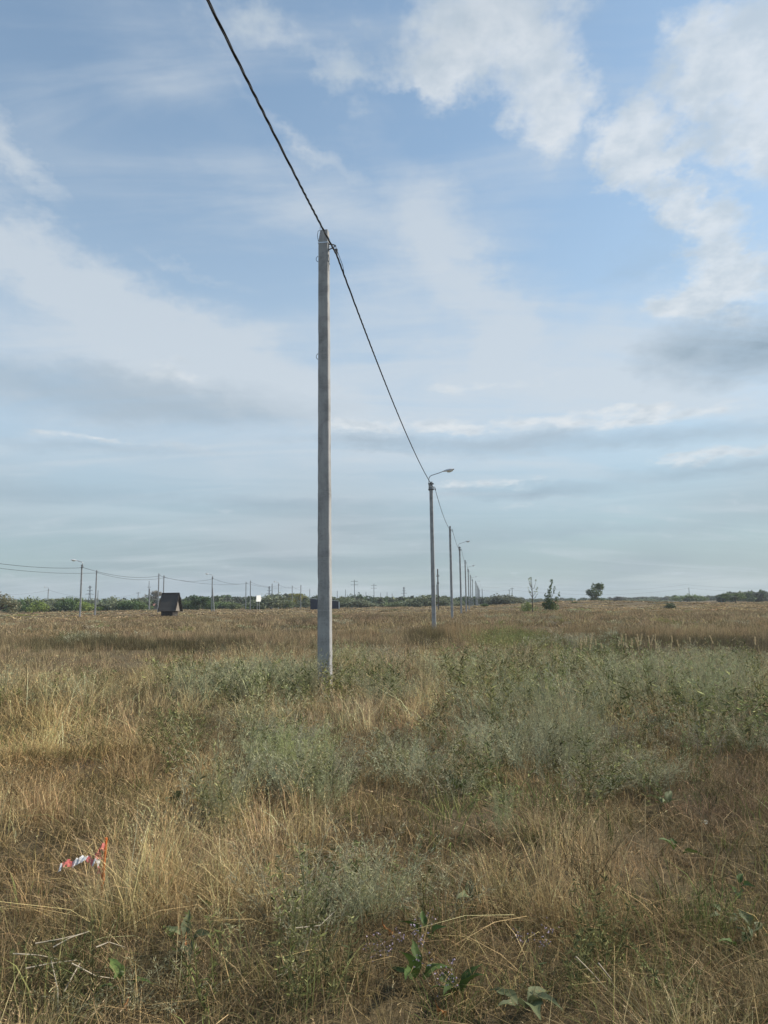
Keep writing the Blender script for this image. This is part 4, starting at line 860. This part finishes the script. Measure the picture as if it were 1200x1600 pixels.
def weed_clump(u, v, d, wpx, k, colr, label):
    p = on_ground(u, d); h = float(at(u, v, d)[2] - p[2]); s = wpx * d / F / 1.15
    r = empty('weed_clump', tuple(p), u * .37, label, 'bush', 'dark bushy weeds in the field'); r.scale = (s, s, max(h / .66, .3))
    o = SM[k].copy(); COL.objects.link(o); o.parent = r; o.color = (*colr, 1)
DK = (.085, .095, .045); DB = (.125, .105, .07)
for a in [(893, 992, 19.24, 42, 0, DK, 'dark bushy weed behind the left plume cluster'), (915, 991, 19.61, 40, 1, DK, 'dark bushy weed just right behind the left plumes'), (945, 986, 19.98, 55, 2, DK, 'dark bushy weed between left and middle plumes'), (978, 985, 20.35, 55, 0, DK, 'tall dark bushy weed behind the middle plumes'), (1012, 989, 20.72, 50, 1, DB, 'brownish bushy weed right of the middle plumes'),
          (1046, 988, 20.72, 55, 2, DB, 'brownish bushy weed behind the right plumes'), (1096, 984, 21.46, 65, 0, DB, 'brownish bushy weed right of the plume clusters'), (1140, 979, 21.46, 70, 1, DB, 'tall brownish bushy weed near the right edge'), (1185, 978, 21.46, 70, 2, DB, 'tall brownish bushy weed touching the right edge'), (1003, 976, 33, 18, 3, (.10, .08, .055), 'small dark upright weed above the brownish weeds'),
          (655, 980, 39, 30, 0, DB, 'brown weed left at the foot of the second lamp pole'), (690, 978, 40, 30, 1, (.18, .16, .08), 'brown green weed right at the foot of the second lamp pole'), (545, 998, 31, 34, 2, DK, 'dark weed right of the nearest pole in mid field'), (585, 999, 31, 30, 1, DK, 'second dark weed further right of the nearest pole'), (455, 961, 60, 28, 0, DB, 'brown dry weed left behind the nearest pole'), (480, 959, 60, 26, 1, DB, 'brown dry weed directly left of the nearest pole'),
          (583, 957, 66, 24, 2, (.20, .14, .10), 'reddish brown dry weed between the first two poles'), (785, 994, 26, 44, 0, (.24, .22, .075), 'olive yellow weed in the field right of the row'), (820, 992, 26, 40, 1, (.25, .23, .08), 'second olive yellow weed further right of the row')]:
    weed_clump(*a)

def leaf_shape(seed, L=.16, W_=.05):
    g = rng_(seed); n = 9; V = []; Fc = []
    for i in range(n):
        t = i / (n - 1); w = W_ * (math.sin(math.pi * min(1, t ** .75 * .98 + .02)) * .95 + .04) * (1 - .15 * t); y = L * t; z = .05 * L * math.sin(3 * t) - L * .35 * t ** 2.2
        for j, s in enumerate((-1, -.5, 0, .5, 1)): V.append((s * w + .006 * math.sin(9 * t), y, z + abs(s) * w * .55 + (.006 * math.sin(14 * t + s * 3) if abs(s) == 1 else 0)))
    for i in range(n - 1): Fc += [(i * 5 + j, i * 5 + j + 1, (i + 1) * 5 + j + 1, (i + 1) * 5 + j) for j in range(4)]
    return np.array(V), np.array(Fc), np.array([.62 if k % 5 == 2 else .42 for k in range(len(V))])
LEAFM = []
def broadleaf(u, v, nl, size, colr, label, seed, up=.9, name='broadleaf_plant'):
    g = rng_(seed); p = ground_hit(u, v); r = empty(name, tuple(p), g.uniform(0, 6.28), label, 'plant', 'broad leaved green plants')
    for k in range(nl):
        if len(LEAFM) < 3: 
            o = shape_obj('leaf', leaf_shape(400 + len(LEAFM), .17, .034 + .007 * len(LEAFM)), colr, r); o.data.shade_smooth(); LEAFM.append(o)
        else: o = bpy.data.objects.new('leaf', LEAFM[k % 3].data); COL.objects.link(o); o.parent = r
        cv = np.clip(np.array(colr) * g.uniform(.75, 1.35), 0, 1); o.color = (*cv, 1)
        a = 6.28 * k / nl + g.uniform(-.5, .5); s = size * .62 * g.uniform(.7, 1.2); o.scale = (s, s, s); o.rotation_euler = (g.uniform(.25, 1.25) * up, g.normal(0, .25), a); o.location = (-.03 * math.sin(a), .03 * math.cos(a), .04 + g.uniform(0, .06))
DG = (.075, .115, .032); BGc = (.14, .16, .08)
for a in [(655, 1552, 6, 1.35, DG, 'dark green broad leaved plant at the bottom middle', 1, 1.2), (715, 1572, 5, 1.2, DG, 'broad leaved plant just right of the bottom middle one', 2), (820, 1602, 5, 1.3, BGc, 'pale broad leaved plant at the bottom edge right of the middle', 3, 1.1), (665, 1482, 3, 1.2, DG, 'two leaved green plant above the bottom middle one', 4),
          (740, 1425, 4, 1.0, BGc, 'bluish leaved plant among dry grass right of the pale wormwood', 5), (1135, 1455, 4, 1.0, BGc, 'bluish leaved plant with upturned edges at the lower right', 6, .6), (1180, 1475, 5, 1.0, BGc, 'broad leaved plant touching the lower right edge', 7, .6), (1160, 1500, 4, .95, DG, 'green broad leaved plant below the bluish lower right ones', 8, .6), (1155, 1408, 4, .9, DG, 'green leaved plant under the shadow at the right edge', 9, .6),
          (1060, 1345, 3, 1.1, DG, 'small green leaved plant by the white seed head', 10), (275, 1268, 4, 1.2, BGc, 'bluish broad leaved plant in the dark gap left of centre', 11, 1.2), (290, 1490, 4, 1.1, BGc, 'bluish broad leaved plant in the near left grass', 12), (720, 1240, 7, 1.5, (.11, .15, .04), 'yellow green leafy plant in the middle distance', 13), (960, 1245, 6, 1.5, (.10, .13, .04), 'olive leafy plant before the right thicket', 14), (1040, 1270, 4, 1.2, BGc, 'pale leaved plant right of the olive leafy one', 15), (190, 1560, 4, .9, (.12, .17, .05), 'fresh green leafy plant at the bottom left', 16)]:
    broadleaf(*a)

# red and white barrier tape tied to a thin orange stake
def tape():
    b = ground_hit(160, 1402); d = float(b[1]); top = at(166, 1309, d)
    m_o = pbr('orange_paint', (.62, .16, .03), .6, var=.2, vscale=30)
    st = MB().tube([b - [0, 0, .15], b * .5 + top * .5 + [-.004, 0, 0], top], [.0085, .0085, .008], 8).build('survey_stake', m_o); tag(st, 'thin orange stake leaning out of the dry grass at left', 'stake')
    m_r = pbr('red_film', (.52, .13, .115), .5, 0, .4, var=.35, vscale=40); m_w = pbr('white_film', (.66, .65, .64), .5, 0, .4, var=.3, vscale=40)
    pts = [at(164, 1322, d - .015), at(159, 1323, d - .03), at(153, 1332, d - .045), at(149, 1345, d - .05), at(146, 1349, d - .02), at(140, 1342, d + .01), at(132, 1341, d + .02), at(122, 1346, d + .01), at(112, 1351, d), at(103, 1347, d - .01), at(97, 1355, d - .02), at(92, 1358, d - .03)]
    P3 = []
    for i in range(len(pts) - 1):
        for t in (0, .25, .5, .75): P3.append(pts[i] * (1 - t) + pts[i + 1] * t)
    P3.append(pts[-1]); P3 = np.array(P3); g = rng_(9); V = []; Fc = []; n = len(P3); acc = 0; mi = []
    for i, p in enumerate(P3):
        w = .019 + .004 * math.sin(i * 1.3); tilt = .75 + .3 * math.sin(i * .45 + 1); sd = np.array([.12 * math.sin(i * .9), math.cos(tilt), math.sin(tilt)]); sd /= np.linalg.norm(sd); j = g.normal(0, .0035, 3)
        for q in (-1, -.33, .33, 1): V.append(p + sd * w * q + j + np.array([0, -.008 * abs(q) * math.sin(i * 1.9), 0]))
        if i: 
            acc += np.linalg.norm(P3[i] - P3[i - 1]); Fc += [((i - 1) * 4 + k, (i - 1) * 4 + k + 1, i * 4 + k + 1, i * 4 + k) for k in range(3)]; mi += [1 if acc / .15 % 1 < .45 else 0] * 3
    # a loose end hanging down the stake
    b0 = len(V); q0 = pts[2]
    for i in range(9):
        p = q0 + (at(155, 1366, d - .05) - q0) * i / 8 + g.normal(0, .003, 3); w = .017
        for q in (-1, 1): V.append(p + np.array([q * w * math.cos(i * .35), q * w * math.sin(i * .35), 0]))
        if i: Fc.append((b0 + 2 * i - 2, b0 + 2 * i - 1, b0 + 2 * i + 1, b0 + 2 * i)); mi.append(0 if 2 < i < 6 else 1)
    o = mesh_obj('barrier_tape', V, Fc, [m_w, m_r]); o.data.polygons.foreach_set('material_index', mi); tag(o, 'crumpled red and white barrier tape tied to the orange stake', 'tape')
tape()

# feathery seed plumes in front of the dark bushes
PL = [(903, 1005), (907, 1002), (908, 1011), (914, 1004), (916, 1000), (924, 998), (931, 1004), (922, 1012), (896, 1022), (967, 1006), (971, 1000), (974, 1007), (978, 997), (987, 1005), (994, 1000), (997, 998), (1002, 997), (996, 1006), (1014, 1000), (1019, 1001), (1024, 996), (1050, 999), (1049, 1010), (1059, 1005), (1025, 1007), (940, 1009), (1112, 1000), (1180, 1002), (1078, 1000)]
def plume_shape(seed):
    g = rng_(seed); n = 120; t = g.random(n); p = np.stack([g.normal(0, .008, n), g.normal(0, .008, n), t * .2 - .1], -1) * np.array([1.2 - .5 * 1, 1.2 - .5, 1]); d = g.normal(0, .35, (n, 3)); d[:, 2] += 1
    return slips(p, d, g.uniform(.025, .05, n), np.full(n, .013), g, g.uniform(.6, 1.1, n))
PM = [plume_shape(500 + k) for k in range(3)]; pm = []
NTH = 'first second third fourth fifth sixth seventh eighth ninth tenth eleventh'.split()
m_st = pbr('straw_stem', (.45, .34, .18), .8)
for i, (u, v) in enumerate(PL):
    d = 16.5 + (i * 7 % 5) * .5; hd = at(u, v, d); gp = np.array([hd[0], d, gz(hd[0], d)])
    ci = 0 if i < 9 else 1 if i < 18 or i == 25 else 2 if i < 25 else 3; mates = sorted(q for j, (q, _) in enumerate(PL) if (0 if j < 9 else 1 if j < 18 or j == 25 else 2 if j < 25 else 3) == ci)
    lab = 'beige feathery plume, %s from the left in the %s' % (NTH[mates.index(u)], ('left hand cluster', 'middle cluster', 'right hand cluster', 'loose few near the right edge')[ci])
    r = empty('reed_plume', tuple(gp), i, lab, 'plume', ('plumes of the left cluster', 'plumes of the middle cluster', 'plumes of the right cluster', 'plumes near the right edge')[0 if i < 9 else 1 if i < 18 or i == 25 else 2 if i < 25 else 3])
    if len(pm) < 3: o = shape_obj('plume', PM[i], (.52, .43, .29), r); pm.append(o)
    else: o = pm[i % 3].copy(); COL.objects.link(o); o.parent = r
    h = float(hd[2] - gp[2]); o.location = (0, 0, h); o.rotation_euler = (.22 * math.sin(i * 2.1), .25 * math.sin(i * 3.7), i); sc_ = .60 + .5 * ((i * 37 % 11) / 11); o.scale = (sc_, sc_, sc_ * (.8 + .4 * ((i * 53 % 7) / 7)))
    MB().tube([(.08 * math.sin(i * 1.9), .05, -.02), (.03 * math.sin(i * 1.9), .02, h * .5), (0, 0, h)], .003, 4).build('stem', m_st, r)

# pale dead stalks lying over the grass, fallen leaves, seed heads, lilac flowers
g = rng_(77)
def stick(pix, rad, label, name='dead_stalk', mat=None, lift=.0):
    pts = [at(u, v, d) for u, v, d in pix]; o = np.array([pts[0][0], pts[0][1], pts[0][2]])
    ob = MB().tube([p - o for p in pts], np.linspace(rad, rad * .5, len(pts)), 5).build(name, mat or M_twig); ob.location = tuple(o); tag(ob, label, 'stalk', 'pale dead stalks'); return ob
for i, (a, b, c, lab) in enumerate([((55, 1474), (95, 1467), (135, 1457), 'upper pale stalk lying over the dark hollow at left'), ((83, 1480), (110, 1465), (140, 1455), 'second pale stalk crossing the upper one over the dark hollow'), ((40, 1513), (80, 1505), (120, 1500), 'long pale stalk lying low across the dark hollow'), ((112, 1505), (150, 1525), (185, 1530), 'pale stalk right of the dark hollow'),
                                    ((100, 1550), (115, 1522), (125, 1505), 'upright pale stalk leaning in the dark hollow'), ((20, 1490), (60, 1492), (95, 1500), 'thin bent stalk at the left of the dark hollow'), ((150, 1480), (170, 1472), (195, 1480), 'short arched stalk right above the hollow'), ((92, 1595), (90, 1545), (80, 1500), 'tall upright stalk in front of the hollow'),
                                    ((462, 1450), (500, 1446), (522, 1425), 'pale branching twig in the near middle'), ((486, 1452), (475, 1490), (458, 1515), 'pale twig hanging below the branching twig'), ((935, 1505), (955, 1530), (962, 1555), 'straight pale stalk in the lower right grass'), ((900, 1495), (925, 1520), (960, 1560), 'long pale stalk lying in the lower right hollow')]):
    dd = float(ground_hit(b[0], b[1] + 45)[1]); stick([(a[0], a[1], dd - .05), (b[0], b[1], dd), (c[0], c[1], dd + .08)], .0034, lab)
def dry_leaf(u, v, label, rz, s=1.0):
    p = ground_hit(u, v + 12); V, Fc, B = leaf_shape(430, .075, .013); V = V * [1, 1, -1.6]; o = mesh_obj('fallen_leaf', V, Fc, M_plant, bl=B + .2, smooth=True); o.color = (.36, .165, .065, 1); q = at(u, v, float(p[1])); o.location = tuple(q); o.rotation_euler = (.3, .4, rz); o.scale = (s, s, s); tag(o, label, 'leaf')
dry_leaf(618, 1455, 'curled orange dry leaf right of the sprawling wormwood', 2.3, 1.1); dry_leaf(688, 1578, 'curled tan dry leaf at the bottom below the broad leaves', 3.3, 1.3); dry_leaf(300, 1482, 'long rust coloured dry leaf in the near left grass', 1.2, .9); dry_leaf(198, 1580, 'small yellow tan dry leaf at the bottom left', .6, .7)
def seed_head(u, v, label, colr, bent):
    p = ground_hit(u, v + 70); d = float(p[1]); h = at(u, v, d); r = empty('seed_head', tuple(p), 0, label, 'seed head'); q = h - p
    pts = [(0, 0, 0), tuple(q * [.3, 1, .6]), tuple(q * [.6, 1, 1.0]), tuple(q + [.02, 0, -.01])] if bent else [(0, 0, 0), tuple(q * .5), tuple(q)]
    MB().tube(pts, .003, 5).build('stem', m_st, r); n = 46; dd = g.normal(size=(n, 3)) * np.array([.6, .6, 1.2]); dd /= np.linalg.norm(dd, axis=1, keepdims=True); pp = np.array(pts[-1]) + dd * .006
    shape_obj('tuft', slips(pp, dd + [0, 0, -.4 if bent else .4], np.full(n, .010), np.full(n, .003), g, g.uniform(.6, 1, n)), colr, r)
seed_head(1098, 1282, 'white fluffy nodding seed head at the right', (.52, .49, .42), True); seed_head(1008, 1246, 'round brown seed head on a tall straight stem', (.36, .26, .14), False)
def lilac(u, v, spread, label, seed):
    g = rng_(seed); p = ground_hit(u, v + 30); r = empty('lilac_flower', tuple(p), seed, label, 'flower', 'lilac flowering plants'); n = 7; b = disc(n, spread * .4, g); h = g.uniform(.10, .2, n)
    V, Fc, B, path = ribbons(b, g.uniform(0, 6.28, n), h, np.full(n, .5), np.full(n, .05), np.full(n, .003), g, 4); o = mesh_obj('stems', V, Fc, M_plant, r, bl=B); o.color = (.26, .24, .15, 1)
    tip = np.repeat(path[:, -1], 9, 0) + g.normal(0, .016, (n * 9, 3)); dd = g.normal(size=tip.shape); shape_obj('petals', slips(tip, dd, np.full(len(tip), .010), np.full(len(tip), .007), g, g.uniform(.4, 1, len(tip))), (.33, .265, .35), r)['kind'] = 'stuff'
lilac(600, 1492, .12, 'lilac flowering sprays left above the bottom middle plant', 1); lilac(646, 1478, .06, 'small lilac spray beside the two leaved green plant', 2); lilac(686, 1545, .06, 'lilac spray right of the bottom middle broad leaves', 3); lilac(842, 1490, .07, 'pale lilac spray in the lower right grass', 4)

# ------------------------------------------------------------------ the hazy air
def haze():
    m, n, out = new_mat('hazy_air'); v = n.new('ShaderNodeVolumePrincipled'); v.inputs['Color'].default_value = (.86, .93, 1.0, 1); v.inputs['Density'].default_value = .00024; v.inputs['Anisotropy'].default_value = .2
    n.l.new(v.outputs[0], out.inputs['Volume'])
    o = MB().box((0, 0, 14.5), (3300, 3300, 34)).build('haze', m); tag(o, 'thin hazy air over the whole field', 'haze', kind='stuff')
haze()
